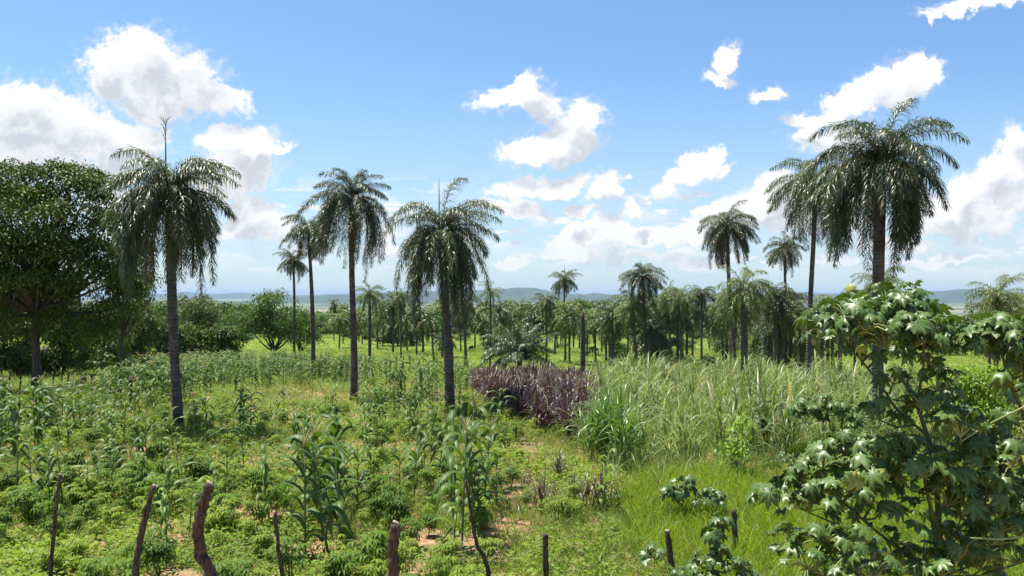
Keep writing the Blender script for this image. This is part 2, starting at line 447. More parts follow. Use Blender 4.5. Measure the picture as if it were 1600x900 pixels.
def ground_mat():
    m, T, out = mat_new('ground_soil')
    geo = T.n('ShaderNodeNewGeometry'); P = geo.outputs['Position']
    sep = T.n('ShaderNodeSeparateXYZ'); T.link(P, sep.inputs[0]); y = sep.outputs[1]
    a = T.noise(P, 0.55, 5, 0.6); b = T.noise(P, 6, 5, 0.7); c = T.noise(P, 0.05, 4, 0.6)
    soil = T.mix(T.smooth(b, 0.3, 0.7), (0.24, 0.115, 0.060), (0.42, 0.27, 0.17))
    litter = T.mix(T.smooth(b, 0.35, 0.65), (0.09, 0.10, 0.035), (0.20, 0.17, 0.085))
    near = T.mix(T.smooth(a, 0.38, 0.52), litter, soil)
    past = T.mix(T.smooth(a, 0.35, 0.65), (0.10, 0.165, 0.028), (0.19, 0.25, 0.05))
    past = T.mix(T.smooth(c, 0.55, 0.7), past, (0.22, 0.22, 0.07))
    col = T.mix(T.smooth(y, 42, 60), near, past)
    forest = T.mix(T.smooth(T.noise(P, 0.03, 6, 0.7), 0.35, 0.65), (0.03, 0.05, 0.018), (0.075, 0.11, 0.035))
    col = T.mix(T.smooth(y, 240, 275), col, forest)
    # the plain: patchwork of fields, woods and pale bare strips
    mp = T.n('ShaderNodeMapping'); T.link(P, mp.inputs['Vector']); mp.inputs['Scale'].default_value = (0.0009, 0.0011, 0)
    vo = T.n('ShaderNodeTexVoronoi'); T.link(mp.outputs[0], vo.inputs['Vector']); vo.inputs['Scale'].default_value = 1.0
    sp = T.n('ShaderNodeSeparateColor'); T.link(vo.outputs['Color'], sp.inputs[0])
    f1 = T.mix(T.smooth(sp.outputs[0], 0.25, 0.55), (0.06, 0.085, 0.035), (0.17, 0.20, 0.09))
    f1 = T.mix(T.smooth(sp.outputs[1], 0.66, 0.72), f1, (0.24, 0.215, 0.13))
    mp2 = T.n('ShaderNodeMapping'); T.link(P, mp2.inputs['Vector']); mp2.inputs['Scale'].default_value = (0.0006, 0.0035, 0)
    wd = T.noise(mp2.outputs[0], 1.0, 7, 0.7)
    f1 = T.mix(T.smooth(wd, 0.50, 0.58), f1, (0.025, 0.042, 0.018))
    col = T.mix(T.smooth(y, 2300, 2900), col, f1)
    p = T.n('ShaderNodeBsdfPrincipled'); T.link(col, p.inputs['Base Color']); p.inputs['Roughness'].default_value = 0.95
    p.inputs['Specular IOR Level'].default_value = 0.1
    bm = T.n('ShaderNodeBump'); bm.inputs['Strength'].default_value = 0.6; bm.inputs['Distance'].default_value = 0.05
    T.link(b, bm.inputs['Height']); T.link(bm.outputs[0], p.inputs['Normal'])
    T.link(p.outputs[0], out.inputs['Surface'])
    return m
M['ground'] = ground_mat()
M['hill'] = simple('hill_wood', (0.022, 0.038, 0.018), (0.06, 0.08, 0.036), 0.004, 0.95, 0, 8)

# ------------------------------------------------------------------ ground, hills, haze
def build_ground():
    ys = [-80, -40, -15, -5]
    y = 0.0
    while y < 30: ys.append(y); y += 0.5
    while y < 90: ys.append(y); y += 1.5
    while y < 300: ys.append(y); y += 5
    while y < 3400: ys.append(y); y *= 1.045
    while y < 46000: ys.append(y); y *= 1.12
    ys.append(46000.)
    us = np.linspace(-1, 1, 161)
    us = np.sign(us) * (0.5 * np.abs(us) + 0.5 * np.abs(us) ** 2)
    V = []
    for y in ys:
        hw = 70 + max(y, 0) * 1.35
        xs = us * hw
        V.append(np.stack([xs, np.full_like(xs, y), gz(xs, y)], -1))
    V = np.concatenate(V); n = len(us); m = len(ys)
    idx = np.arange(m * n).reshape(m, n)
    Q = np.stack([idx[:-1, :-1], idx[:-1, 1:], idx[1:, 1:], idx[1:, :-1]], -1).reshape(-1, 4)
    g = Geo(); g.add(V, Q)
    o = obj('ground', g.mesh('ground', M['ground']))
    tag(o, 'red soil field and green pasture falling to a wide plain', None, None, 'structure')
build_ground()

def ridge(name, d, prof, width, seed, base=-151):
    xs = np.arange(prof[0][0], prof[-1][0] + 1, 6.0)
    vs = np.interp(xs, [p[0] for p in prof], [p[1] for p in prof])
    rows = 25; V = []
    for j in range(rows):
        t = j / (rows - 1) * 2 - 1
        sh = math.cos(t * PI / 2) ** 1.2
        dd = d + t * width
        X = (xs - 800) / F * d
        top = (HV - vs) / F * d
        Z = []
        for x, tp in zip(X, top):
            nzv = mnoise.fractal(Vector((x * 0.0012 + seed, t * width * 0.0009, seed)), 1.0, 2.0, 5)
            h = (tp - base)
            Z.append(base + h * sh * (1 + 0.22 * nzv * (1 - sh) * 2) + (h * 0.06 * nzv if 0 < j < rows - 1 else 0))
        V.append(np.stack([X, np.full_like(X, dd), np.array(Z)], -1))
    V = np.concatenate(V); n = len(xs)
    idx = np.arange(rows * n).reshape(rows, n)
    Q = np.stack([idx[:-1, :-1], idx[:-1, 1:], idx[1:, 1:], idx[1:, :-1]], -1).reshape(-1, 4)
    g = Geo(); g.add(V, Q)
    o = obj(name, g.mesh(name, M['hill']))
    tag(o, None, None, None, 'structure'); return o
o = ridge('hills', 13500, [(380, 471), (430, 466), (480, 464), (520, 460), (545, 461), (575, 462), (600, 458), (640, 456), (700, 454), (740, 454), (780, 452), (805, 450), (835, 450),
    (862, 455), (890, 459), (905, 458), (915, 460), (928, 457), (942, 459), (960, 462), (1000, 464), (1040, 465), (1100, 464), (1180, 461), (1260, 461), (1340, 460), (1400, 455), (1425, 453), (1450, 455), (1485, 454), (1505, 452),
    (1518, 453), (1535, 456), (1600, 457), (1700, 455), (1900, 460), (2050, 471)], 1500, 3.1)
o['label'] = 'blue wooded hills along the horizon'
o = ridge('distant_hills', 23000, [(-500, 463), (-200, 460), (0, 461), (240, 459), (255, 460), (285, 456), (320, 459), (350, 459), (372, 457), (400, 460), (480, 461), (600, 457), (625, 455), (660, 459), (900, 461), (960, 460), (1100, 459), (1260, 458), (1500, 459), (1800, 458), (2200, 462)], 1800, 8.4)
o['label'] = 'paler far ridge behind the blue hills'

def build_haze():
    me = bpy.data.meshes.new('haze')
    X, Y0, Y1, Z0, Z1 = 64000, -90, 47000, -160, 95
    v = [(x, y, z) for z in (Z0, Z1) for y in (Y0, Y1) for x in (-X, X)]
    f = [(0, 2, 3, 1), (4, 5, 7, 6), (0, 1, 5, 4), (2, 6, 7, 3), (0, 4, 6, 2), (1, 3, 7, 5)]
    me.from_pydata(v, [], f)
    m, T, out = mat_new('haze_air')
    vol = T.n('ShaderNodeVolumePrincipled')
    vol.inputs['Color'].default_value = (0.50, 0.68, 0.92, 1)
    vol.inputs['Density'].default_value = HAZE
    T.link(vol.outputs[0], out.inputs['Volume'])
    me.materials.append(m)
    tag(obj('haze', me), 'thin blue air over the whole plain', None, None, 'stuff')
HAZE = 3.3e-5
build_haze()

# ------------------------------------------------------------------ palms
def frond(g, rng, P0, az, el, L, bend, nl, lw, ll=0.5, m=0, ns=9, mr=1, plume=0.6):
    D0 = np.array([[math.cos(az) * math.cos(el), math.sin(az) * math.cos(el), math.sin(el)]])
    pts, dirs = centre(np.array([P0], float), D0, L, ns, bend)
    pts, dirs = pts[0], dirs[0]
    # rachis
    V, Q, T = tube(pts, np.linspace(0.022, 0.005, ns + 1), 4, False)
    g.add(V, Q, m=mr)
    t = np.clip(np.linspace(0.09, 1.0, nl) + rng.normal(0, .006, nl), .05, 1); s = np.where(np.arange(nl) % 2, -1.0, 1.0)
    k = np.clip((t * ns).astype(int), 0, ns - 1); fr = (t * ns - k)[:, None]
    p = pts[k] * (1 - fr) + pts[k + 1] * fr
    d = nrm(dirs[k] * (1 - fr) + dirs[k + 1] * fr)
    hor = np.array([-math.sin(az), math.cos(az), 0.0])
    up = np.cross(d, hor) * 1.0
    up = np.where((up[:, 2:3] < 0), -up, up)
    phi = 0.12 + plume * np.array([-.9, -.3, .4, 1.1])[(np.arange(nl) // 2) % 4] + rng.normal(0, .16, nl)
    D = d * rng.uniform(0.45, 0.9, nl)[:, None] + hor * (s * np.cos(phi))[:, None] * 0.9 + up * (np.sin(phi))[:, None] * 0.9
    Ls = ll * (0.35 + 0.75 * np.sin(np.clip(t * 0.93 + 0.07, 0, 1) * PI) ** 0.6) * rng.uniform(0.8, 1.15, nl)
    V, Q = ribbons(p, D, Ls, lw * rng.uniform(.8, 1.2, nl), 3, rng.uniform(1.4, 3.6, nl), [0.7, 1.0, 0.75, 0.05], rng=rng)
    g.add(V, Q, m=m)

def palm_crown(seed, nu=16, nm=16, ns_=20, R=2.15, skirt=2.3, nl=170, lw=0.025, ndry=2, spread=1.0, mat='palm'):
    rng = np.random.default_rng(seed); g = Geo()
    def az(i, n): return 2 * PI * (i / n) + rng.normal(0, .4)
    for i in range(nu):
        el = rng.uniform(rad(34), rad(76))
        frond(g, rng, (0, 0, 0.05), az(i, nu), el, R * rng.uniform(.95, 1.25), rng.uniform(.85, 1.25) * (1.0 + el * 1.0), nl, lw, 0.5)
    for i in range(nm):
        el = rng.uniform(rad(-5), rad(44))
        frond(g, rng, (0, 0, -0.1), az(i, nm), el, R * rng.uniform(.95, 1.2), rng.uniform(1.4, 2.6), nl, lw, 0.52)
    for i in range(ns_):
        el = rng.uniform(rad(-30), rad(40)); a = az(i, ns_); hug = rng.random() < .5
        frond(g, rng, (math.cos(a) * .1, math.sin(a) * .1, -0.35 * rng.random() + .05), a, el, skirt * (rng.uniform(1.0, 1.4) if hug else rng.uniform(.8, 1.15)), rng.uniform(5, 10) if hug else rng.uniform(2.2, 4.0), nl, lw, 0.46, plume=.8)
    for i in range(ndry):
        a = rng.uniform(0, 2 * PI)
        frond(g, rng, (math.cos(a) * .12, math.sin(a) * .12, -0.45), a, rad(-40), skirt * rng.uniform(.7, 1.05), 7, nl, lw, 0.36, m=2, plume=.8)
    return g.mesh('palm_crown', [M[mat], M['rachis'], M['palm_dry']])

def trunk_mesh(h, r, lean=(0, 0), wig=0.05, seed=0, flare=1.25, rings=True):
    rng = np.random.default_rng(seed); n = 26
    t = np.linspace(0, 1, n)
    ph = rng.uniform(0, 6.28)
    x = lean[0] * t + wig * np.sin(t * 3.5 + ph) * t * (1 - t) * 4; y = lean[1] * t
    pts = np.stack([x, y, t * h - 0.15 * (1 - t)], -1)
    rr = r * (0.95 + 0.08 * np.sin(t * 5 + ph)) * (1 + (flare - 1) * np.exp(-t * 14)) * (1 - 0.18 * t)
    if rings: rr = rr * (1 + rng.normal(0, .03, n))
    g = Geo(); V, Q, T = tube(pts, rr, 12); g.add(V, Q, T)
    return g.mesh('palm_trunk', M['bark'])

def spear_mesh(h, tuft):
    rng = np.random.default_rng(5); g = Geo()
    V, Q, T = tube([(0, 0, 0), (0.01, 0, h * .5), (0.0, 0, h)], [0.03, 0.022, 0.008], 5); g.add(V, Q, T)
    if tuft:
        n = 26; z = rng.uniform(h * .72, h, n)
        P = np.stack([np.zeros(n), np.zeros(n), z], -1)
        D = np.stack([rng.normal(0, .35, n), rng.normal(0, .35, n), np.ones(n)], -1)
        V, Q = ribbons(P, D, 0.38, 0.022, 3, 0.9, rng=rng); g.add(V, Q)
    return g.mesh('spear_leaf', M['palm'])

def spathe_mesh(kind):
    rng = np.random.default_rng(8); g = Geo()
    if kind == 'spathe':
        pts = [(0, 0, 0), (0.03, 0, .16), (.07, 0, .34), (.10, 0, .46)]
        V, Q, T = tube(pts, [0.03, 0.085, 0.06, 0.01], 8); V[:, 1] *= 0.6; g.add(V, Q, T)
        return g.mesh('flower_spathe', M['spathe'])
    n = 26; z = np.linspace(0, -.62, n)
    V, Q, T = tube(np.stack([.03 * np.sin(z * 9), 0 * z, z], -1), .02 + .11 * np.sin(np.linspace(.1, 1, n) * PI) ** .6 * (1 + rng.normal(0, .16, n)), 12, rough=.16, rng=rng); g.add(V, Q, T)
    return g.mesh('fruit_cluster', M['fruit'])

rngG = np.random.default_rng(42)
CROWN = {
 'full1': palm_crown(1, 16, 13, 40, 2.2, 2.5),
 'full2': palm_crown(2, 14, 11, 44, 2.3, 2.7),
 'full3': palm_crown(3, 20, 15, 40, 2.35, 2.6, nl=180),
 'column': palm_crown(4, 13, 9, 44, 2.1, 3.4, spread=1.1),
 'umbrella': palm_crown(6, 14, 18, 34, 1.95, 2.4, nl=120, lw=.028),
 'lean': palm_crown(14, 14, 12, 30, 2.2, 2.3, nl=130, ndry=3),
 'mid1': palm_crown(7, 14, 14, 16, 2.1, 2.0, nl=80, lw=.036),
 'mid2': palm_crown(9, 15, 12, 18, 2.0, 2.2, nl=80, lw=.036, ndry=6),
 'mid3': palm_crown(12, 13, 14, 12, 2.2, 1.9, nl=80, lw=.036, ndry=1, mat='palm_far'),
 'airy': palm_crown(10, 8, 7, 3, 2.1, 1.6, nl=70, lw=.036, ndry=1, mat='palm_far'),
 'far1': palm_crown(21, 12, 12, 12, 2.1, 1.9, nl=44, lw=.07, ndry=2, mat='palm_far'),
 'far2': palm_crown(22, 12, 10, 16, 2.0, 2.2, nl=44, lw=.07, ndry=5, mat='palm'),
 'far3': palm_crown(23, 11, 12, 8, 2.2, 1.6, nl=44, lw=.07, ndry=1, mat='palm_far'),
}
SPEAR = {'tuft': spear_mesh(2.5, True), 'plain': spear_mesh(2.0, False)}
SPATHE = {k: spathe_mesh(k) for k in ('spathe', 'fruit')}
pcount = [0]
def palm(bx, d, cx, cyv, w, crown, label, group=None, r=0.15, spear=None, spathe=None, base=None, zs=1.0, rz=None, flare=1.25):
    """bx, cx: photo columns of foot and crown; cyv: row the fronds grow from; w: crown width in photo pixels; d: metres away"""
    pcount[0] += 1; k = pcount[0]
    cyv -= .09 * w
    x = (bx - 800) / F * d; z0 = gzs(x, d)
    X = (cx - 800) / F * d; Z = (HV - cyv) / F * d
    h = max(Z - z0, 1.0)
    rngp = np.random.default_rng(k)
    root = thing('palm_tree', label, 'palm tree', (x, d, z0), group=group)
    obj('trunk', trunk_mesh(h, r, (X - x, 0), 0.04 * h / 6, k, flare), root)
    s = w / F * d / 4.3
    c = obj('crown', CROWN[crown], root, (X - x, 0, h), rngp.uniform(0, 6.28) if rz is None else rz, (s * rngp.uniform(.9, 1.08), s * rngp.uniform(.9, 1.08), s * zs * rngp.uniform(.95, 1.12)))
    c.rotation_euler[0] = rngp.normal(0, .07); c.rotation_euler[1] = rngp.normal(0, .07)
    if spear:
        sp = obj('spear_leaf', SPEAR[spear[0]], root, (X - x + spear[2], 0, h), 0, (1, 1, spear[1]))
    if spathe == 'spathe': obj('flower_spathe', SPATHE['spathe'], root, (X - x - .1, -.30, h - .15), 0, 1.0)
    if spathe == 'fruit': obj('fruit_cluster', SPATHE['fruit'], root, (X - x + .1, -.42, h - .2), 0, 1.0)
    return root

palm(280, 24.6, 264, 318, 200, 'full1', 'tall palm with a dark tufted spear above its crown, nearest the big dark tree', r=.165, spear=('tuft', .86, -0.12), zs=.98)
palm(553, 36, 550, 322, 128, 'column', 'tall palm with a narrow crown and long hanging skirt in the maize', r=.165, zs=1.0)
palm(704, 29, 690, 378, 178, 'full2', 'palm with a bare needle-thin spear and a small yellow fruit cluster, in mid-field', r=.17, spear=('plain', 1.0, -.1), spathe='fruit', zs=.98)
palm(491, 50, 482, 366, 92, 'mid2', 'slim palm with curved trunk just left of the tall narrow-crowned palm', r=.14)
palm(461, 72, 458, 412, 60, 'mid1', 'smaller palm beside the curved slim palm, its crown just lower', r=.13)
palm(1372, 24, 1376, 280, 222, 'full3', 'largest palm with a wide feathery crown and pale flower spathe, behind the castor plants', r=.185, spathe='spathe', zs=.95)
palm(1262, 36, 1274, 302, 142, 'lean', 'leaning slender palm whose crown touches the largest palm', r=.12, rz=2.0)
palm(1149, 50, 1136, 362, 98, 'umbrella', 'palm with a dense round umbrella crown and no green gap, above the cane', r=.15)
palm(1162, 40, 1162, 462, 100, 'mid3', 'leafy palm low in front of the round umbrella-crowned palm', r=.18)
palm(1226, 62, 1226, 395, 76, 'mid1', 'palm with open crown and pale spathe between the umbrella palm and the leaning palm', r=.13, spathe='spathe')
palm(1010, 62, 1004, 438, 82, 'mid2', 'palm with heavy dark skirt in the middle of the grove, tallest of its clump', r=.17)
palm(883, 86, 882, 442, 56, 'mid1', 'lone slender palm with full crown against the blue hills', r=.12, spear=('plain', .9, 0))
palm(854, 84, 853, 474, 48, 'mid2', 'palm with a brown hanging skirt beside the lone slender palm', r=.13)
palm(766, 74, 766, 462, 46, 'airy', 'sparse palm with a few open fronds right of the spear-topped mid-field palm', r=.10)
palm(1376, 58, 1376, 450, 88, 'mid3', 'low palm crown showing behind the trunk of the largest palm', r=.15)
palm(1556, 40, 1560, 478, 112, 'mid3', 'bushy palm at the right edge behind the castor leaves', r=.15)
palm(578, 66, 577, 466, 56, 'mid3', 'palm with bright upright crown standing behind the narrow-crowned palm', r=.15)
palm(940, 110, 940, 483, 40, 'far2', 'small palm with drooping brown skirt against the plain', r=.12)
palm(1096, 72, 1097, 462, 48, 'mid2', 'palm with short crown between the grove and the umbrella palm', r=.13)
palm(1066, 60, 1062, 474, 62, 'mid3', 'green palm with thick crown at the right of the grove clump', r=.16)
palm(1212, 56, 1210, 470, 84, 'mid2', 'palm with a dead red-brown skirt beneath the open-crowned palm', r=.16)
palm(728, 74, 726, 480, 60, 'mid2', 'palm directly behind the spear-topped mid-field palm', r=.15)
palm(627, 92, 626, 470, 44, 'far1', 'slim palm left of the spear-topped palm, in the pasture', r=.12)
palm(651, 98, 650, 490, 44, 'far2', 'palm half hidden by the skirt of the spear-topped palm', r=.12)
# the rest of the grove: foot column, distance, crown column, crown row, width
SMALL = [(536,150,536,484,22),(522,170,522,478,18),(590,118,590,492,36),(598,135,599,488,30),(614,106,614,480,40),(636,112,636,503,34),(643,140,643,488,30),
 (661,102,661,505,36),(678,84,674,502,38),(691,94,691,486,42),(720,112,719,494,40),(742,120,742,500,36),(756,118,755,510,34),(783,96,783,492,42),(797,104,797,508,42),(812,120,812,487,36),(834,110,834,500,44),
 (867,108,868,496,40),(890,80,890,500,48),(896,128,896,507,30),(931,82,930,505,36),(947,86,946,508,36),(953,78,952,520,36),(958,76,960,505,40),(981,88,982,492,46),(992,66,990,478,60),(996,62,986,490,62),
 (1021,84,1022,486,50),(1039,118,1040,492,40),(1047,70,1046,470,56),(1059,62,1058,492,60),(1073,76,1074,486,56),(1082,96,1083,500,44),(1121,104,1120,512,40),(1130,82,1128,492,52),(1141,54,1146,488,74),
 (1188,68,1187,490,60),(1203,80,1204,498,50),(1221,58,1224,500,56),(1234,60,1236,478,64),(1249,62,1250,500,54),(1283,52,1284,502,60),(1293,64,1294,490,58),(1300,58,1302,500,60),(1312,46,1314,496,74),
 (1335,64,1336,510,60),(1350,88,1350,500,50),(1574,44,1580,500,80),(1545,52,1548,505,70),(1108,120,1108,498,34),(905,120,905,500,34),(917,98,918,510,40),(968,118,968,505,36),(823,132,823,512,34),(775,140,775,512,30),(706,134,706,507,32),
 (566,142,566,500,32),(549,125,549,505,34),(606,150,606,505,28),(668,150,668,510,26),(876,150,876,512,28),(1009,140,1010,505,34),(1160,120,1160,505,38),(1266,100,1266,512,44)]
def between(px):
    if px < 600: return 'left of the spear-topped palm near the maize band'
    if px < 700: return 'behind the skirt of the spear-topped palm'
    if px < 850: return 'behind the low grey-green young palm'
    if px < 970: return 'around the headless palm trunk'
    if px < 1110: return 'in the dense clump behind the cane'
    if px < 1270: return 'beneath the umbrella-crowned palm'
    if px < 1400: return 'behind the castor plant'
    return 'at the far right behind castor leaves'
rq = np.random.default_rng(66)
for i in range(34):
    d = rq.uniform(48, 150); bx = rq.uniform(950, 1350) if i < 24 else rq.uniform(500, 950)
    if bx < 950: d = rq.uniform(110, 175)
    SMALL.append((bx, d, bx + rq.uniform(-4, 4), HV + (7.2 + .035 * (d - 48) - rq.uniform(2.4, 5.6)) / d * F, rq.uniform(2.9, 4.0) / d * F))
for i, (bx, d, cx, cyv, w) in enumerate(SMALL):
    kind = ('mid1', 'mid2', 'mid3')[i % 3] if d < 75 else ('far1', 'far2', 'far3')[i % 3]
    size = 'short' if cyv > 500 else 'slender'
    palm(bx, d, cx, cyv, w * (1.15 if d < 75 else 1.35) * (.85 + .3 * ((i * 37) % 10) / 9), kind, '%s pasture palm %s' % (size, between(bx)), 'palms %s' % between(bx), r=.115 + .03 * ((i * 7) % 5) / 4)

# headless palm trunk
def build_snag():
    d = 44; x = (911 - 800) / F * d; z0 = gzs(x, d); top = (HV - 490) / F * d
    root = thing('palm_snag', 'dead headless palm trunk standing behind the purple grass', 'dead palm trunk', (x, d, z0))
    obj('trunk', trunk_mesh(top - z0, .155, (-.03, 0), .02, 77, 1.1), root)
    g = Geo(); rng = np.random.default_rng(3); n = 14
    a = rng.uniform(0, 6.28, n)
    V, Q = ribbons(np.stack([np.cos(a) * .1, np.sin(a) * .1, np.full(n, top - z0 - .05)], -1), np.stack([np.cos(a) * .3, np.sin(a) * .3, np.ones(n)], -1), .14, .06, 2, .2, [1, .8, .3]); g.add(V, Q)
    obj('broken_top', g.mesh('broken_top', M['palm_dry']), root)
build_snag()

# young stemless palm in mid-field (grey-green fronds)
def build_young():
    d = 50; x = (812 - 800) / F * d; z0 = gzs(x, d)
    root = thing('young_palm', 'low grey-green young palm spreading over the purple grass', 'young palm', (x, d, z0))
    obj('trunk', trunk_mesh(1.5, .2, (0, 0), 0, 90), root)
    rng = np.random.default_rng(31); g = Geo()
    for i in range(38):
        frond(g, rng, (0, 0, 0), i * 2.4 + rng.normal(0, .2), rng.uniform(rad(8), rad(72)), rng.uniform(2.2, 3.1), rng.uniform(.7, 2.0), 120, .045, .52)
    obj('crown', g.mesh('young_palm_crown', [M['palm'], M['rachis']]), root, (0, 0, 1.5))
build_young()

# ------------------------------------------------------------------ broadleaf trees
def crown_geo(rng, lobes, nclus, nleaf, csize, lsize, flat=0.5, m=0, droop=0.6, lw=.55, q0=.26, q1=.50):
    """leaf clumps through a set of ellipsoid lobes, denser near their rims, each clump a flattened spray"""
    g = Geo()
    L0 = np.array(lobes, float); L = []
    for l in L0:          # break every lobe into smaller billows
        for _ in range(11):
            u = nrm(rng.normal(0, 1, 3)); u[2] = abs(u[2]) if rng.random() < .7 else u[2]
            q = rng.uniform(q0, q1)
            L.append([*(l[:3] + u * l[3:6] * (1.02 - q * .8)), l[3] * q, l[4] * q, l[5] * q * .8])
    L = np.array(L)
    area = (L[:, 3] * L[:, 4] * L[:, 5]) ** (2 / 3.); pr = area / area.sum()
    k = rng.choice(len(L), nclus, p=pr)
    v = nrm(rng.normal(0, 1, (nclus, 3))); v[:, 2] = np.where((v[:, 2] < -.1) & (rng.random(nclus) < .75), -v[:, 2], v[:, 2])
    rr = rng.uniform(0.5, 1.05, nclus) ** 0.5
    C = L[k, :3] + v * rr[:, None] * L[k, 3:6]
    cs = csize * rng.uniform(.6, 1.4, nclus)
    N = nclus * nleaf
    off = rng.normal(0, 1, (nclus, nleaf, 3)) * cs[:, None, None] * 0.5
    off[..., 2] *= flat
    # domed sprays: the rim of each spray hangs lower than its middle
    off[..., 2] -= (off[..., 0] ** 2 + off[..., 1] ** 2) / (cs[:, None] * 1.2)
    P = (C[:, None, :] + off).reshape(N, 3)
    D = nrm(off.reshape(N, 3) + rng.normal(0, .5 * csize, (N, 3)) * .6); D[:, 2] -= droop * rng.random(N)
    V, Q = ribbons(P, D, lsize * rng.uniform(.6, 1.3, N), lsize * lw * rng.uniform(.7, 1.2, N), 2, .5, [.25, 1, .1], rng=rng)
    g.add(V, Q, m=m)
    return g, C

def limbs_geo(rng, base_r, h0, targets, fork):
    g = Geo()
    V, Q, T = tube([(0, 0, -.15), (base_r * .2, 0, h0 * .4), (-base_r * .2, 0, h0 * .8), (fork[0], fork[1], fork[2])], [base_r * 1.25, base_r, base_r * .9, base_r * .8], 10, rough=.05, rng=rng)
    g.add(V, Q, T)
    for t in targets:
        t = np.array(t, float); f = np.array(fork, float)
        mid = f * .5 + t * .5 + rng.normal(0, .12, 3) * np.linalg.norm(t - f); mid[2] -= .08 * np.linalg.norm(t - f)
        pts = np.stack([f * (1 - s) ** 2 + 2 * mid * s * (1 - s) + t * s * s for s in np.linspace(0, 1, 7)])
        V, Q, T = tube(pts, np.linspace(base_r * .6, base_r * .09, 7), 7, rough=.04, rng=rng); g.add(V, Q, T)
    return g

def tree(name, label, cat, x, y, rng, h, lobes, nclus, nleaf, csize, lsize, mat, tr=.18, forkh=.3, group=None, ntw=10, flat=.5, q0=.26, q1=.5):
    root = thing(name, label, cat, (x, y, gzs(x, y)), group=group)
    g, C = crown_geo(rng, lobes, nclus, nleaf, csize, lsize, flat, q0=q0, q1=q1)
    tw = [l[:3] for l in lobes] + [tuple(c) for c in C[rng.choice(len(C), min(ntw, len(C)), False)]]
    obj('trunk', limbs_geo(rng, tr, h * forkh * .8, tw, (0, 0, h * forkh)).mesh('tree_trunk', M['tree_bark']), root)
    obj('crown', g.mesh('tree_crown', M[mat]), root)
    return root

rt = np.random.default_rng(100)
# the big dark tree at the left
D = 40
def lobe(px, py, dx, rpx, rpy, d, bx):     # photo ellipse -> lobe relative to the tree foot at column bx
    x = (px - bx) / F * d; z = (HV - py) / F * d - gzs((bx - 800) / F * d, d)
    return (x, dx, z, rpx / F * d, rpx / F * d, rpy / F * d)
bl = [lobe(165,335,.2,26,24,D,57), lobe(180,390,.2,30,24,D,57), lobe(85,266,0,30,18,D,57), lobe(22,266,0,34,20,D,57), lobe(205,425,.3,28,26,D,57), lobe(15,288,-.5,64,42,D,57), lobe(105,292,.3,60,42,D,57), lobe(-50,325,.3,75,60,D,57), lobe(60,340,-1.0,80,60,D,57), lobe(60,400,-1.2,85,60,D,57), lobe(0,400,-1.0,70,60,D,57), lobe(120,410,-.8,60,60,D,57), lobe(140,360,.4,52,50,D,57), lobe(-30,440,-.6,75,60,D,57),
      lobe(60,460,-.9,80,52,D,57), lobe(150,440,.2,62,50,D,57), lobe(185,470,.6,44,42,D,57), lobe(10,500,-.5,60,34,D,57), lobe(105,510,.4,60,34,D,57)]
tree('broadleaf_tree', 'huge dark green spreading tree filling the left edge', 'tree', (57 - 800) / F * D, D, rt, 12, bl, 900, 84, .66, .16, 'tree_dark', .21, .33, ntw=40, flat=.2, q0=.16, q1=.40)
D = 48
bl = [lobe(205,400,0,32,38,D,190), lobe(185,450,0,40,40,D,190), lobe(215,450,.3,26,30,D,190), lobe(170,500,.3,46,36,D,190)]
tree('broadleaf_tree', 'thin olive tree showing between the huge dark tree and the first palm', 'tree', (190 - 800) / F * D, D, rt, 9, bl, 330, 30, .5, .15, 'tree_olive', .14, .3)
# understorey and hedge-line trees, left half
HED = [(30,52,38,90,500,'tree_dark'),(100,55,36,85,515,'tree_dark'),(-40,50,36,110,500,'tree_dark'),(160,62,48,60,510,'tree_mid'),(215,72,40,52,505,'tree_olive'),(248,76,40,48,505,'tree_mid'),(305,86,42,46,490,'tree_olive'),(335,90,38,40,500,'tree_mid'),(355,80,26,34,512,'tree_mid'),(285,78,34,32,520,'tree_dark')]
HL = ['dark low tree under the huge tree, nearest its trunk', 'dark shaded tree just right of the huge tree trunk', 'dark tree at the very left edge under the huge tree', 'bright bushy tree at the right foot of the huge tree', 'olive tree left of the first palm trunk',
      'green tree right behind the first palm trunk', 'rounded olive tree in the hedge line between first palm and bright shrub tree', 'green tree in the hedge line left of the bright shrub tree', 'low green bush touching the bright shrub tree', 'low dark bush right of the first palm trunk']
for (px, d, rx, ry, cyv, mt), lb in zip(HED, HL):
    l0 = lobe(px, cyv, 0, rx, ry, d, px); R = l0[3]; Rz = l0[5]
    lob = [(rt.normal(0, R * .45), rt.normal(0, R * .4), l0[2] + rt.uniform(-.6, .45) * Rz, R * rt.uniform(.45, .7), R * .6, Rz * rt.uniform(.35, .55)) for _ in range(7)] + [(rt.normal(0, R * .6), rt.normal(0, R * .4) - .5, l0[2] * rt.uniform(.15, .4), R * .5, R * .5, l0[2] * .28) for _ in range(5)]
    tree('broadleaf_tree', lb, 'tree', (px - 800) / F * d, d, rt, l0[2], lob, 420, 26, R * .20, .22, mt, .12, .35, 'trees in the hedge line behind the field', ntw=5)
# bright shrub tree with a forked trunk
D = 74
bl = [lobe(395,495,0,36,26,D,427), lobe(430,475,0,36,22,D,427), lobe(465,500,0,24,24,D,427), lobe(410,515,.5,38,20,D,427), lobe(450,520,-.3,26,18,D,427)]
tree('broadleaf_tree', 'bright green spreading shrub tree with a forked dark trunk at the pasture edge', 'tree', (427 - 800) / F * D, D, rt, 5, bl, 380, 26, .55, .20, 'tree_mid', .15, .3, ntw=10)
tree('broadleaf_tree', 'small leafy tree tucked beside the bright shrub tree and curved palm', 'tree', (468 - 800) / F * 80, 80, rt, 4.5, [(0, 0, 3.6, 1.5, 1.5, 1.3), (.6, 0, 2.6, 1.5, 1.5, 1.1), (-.5, 0, 4.3, 1.0, 1, .9)], 170, 24, .5, .2, 'tree_mid', .11, .3)
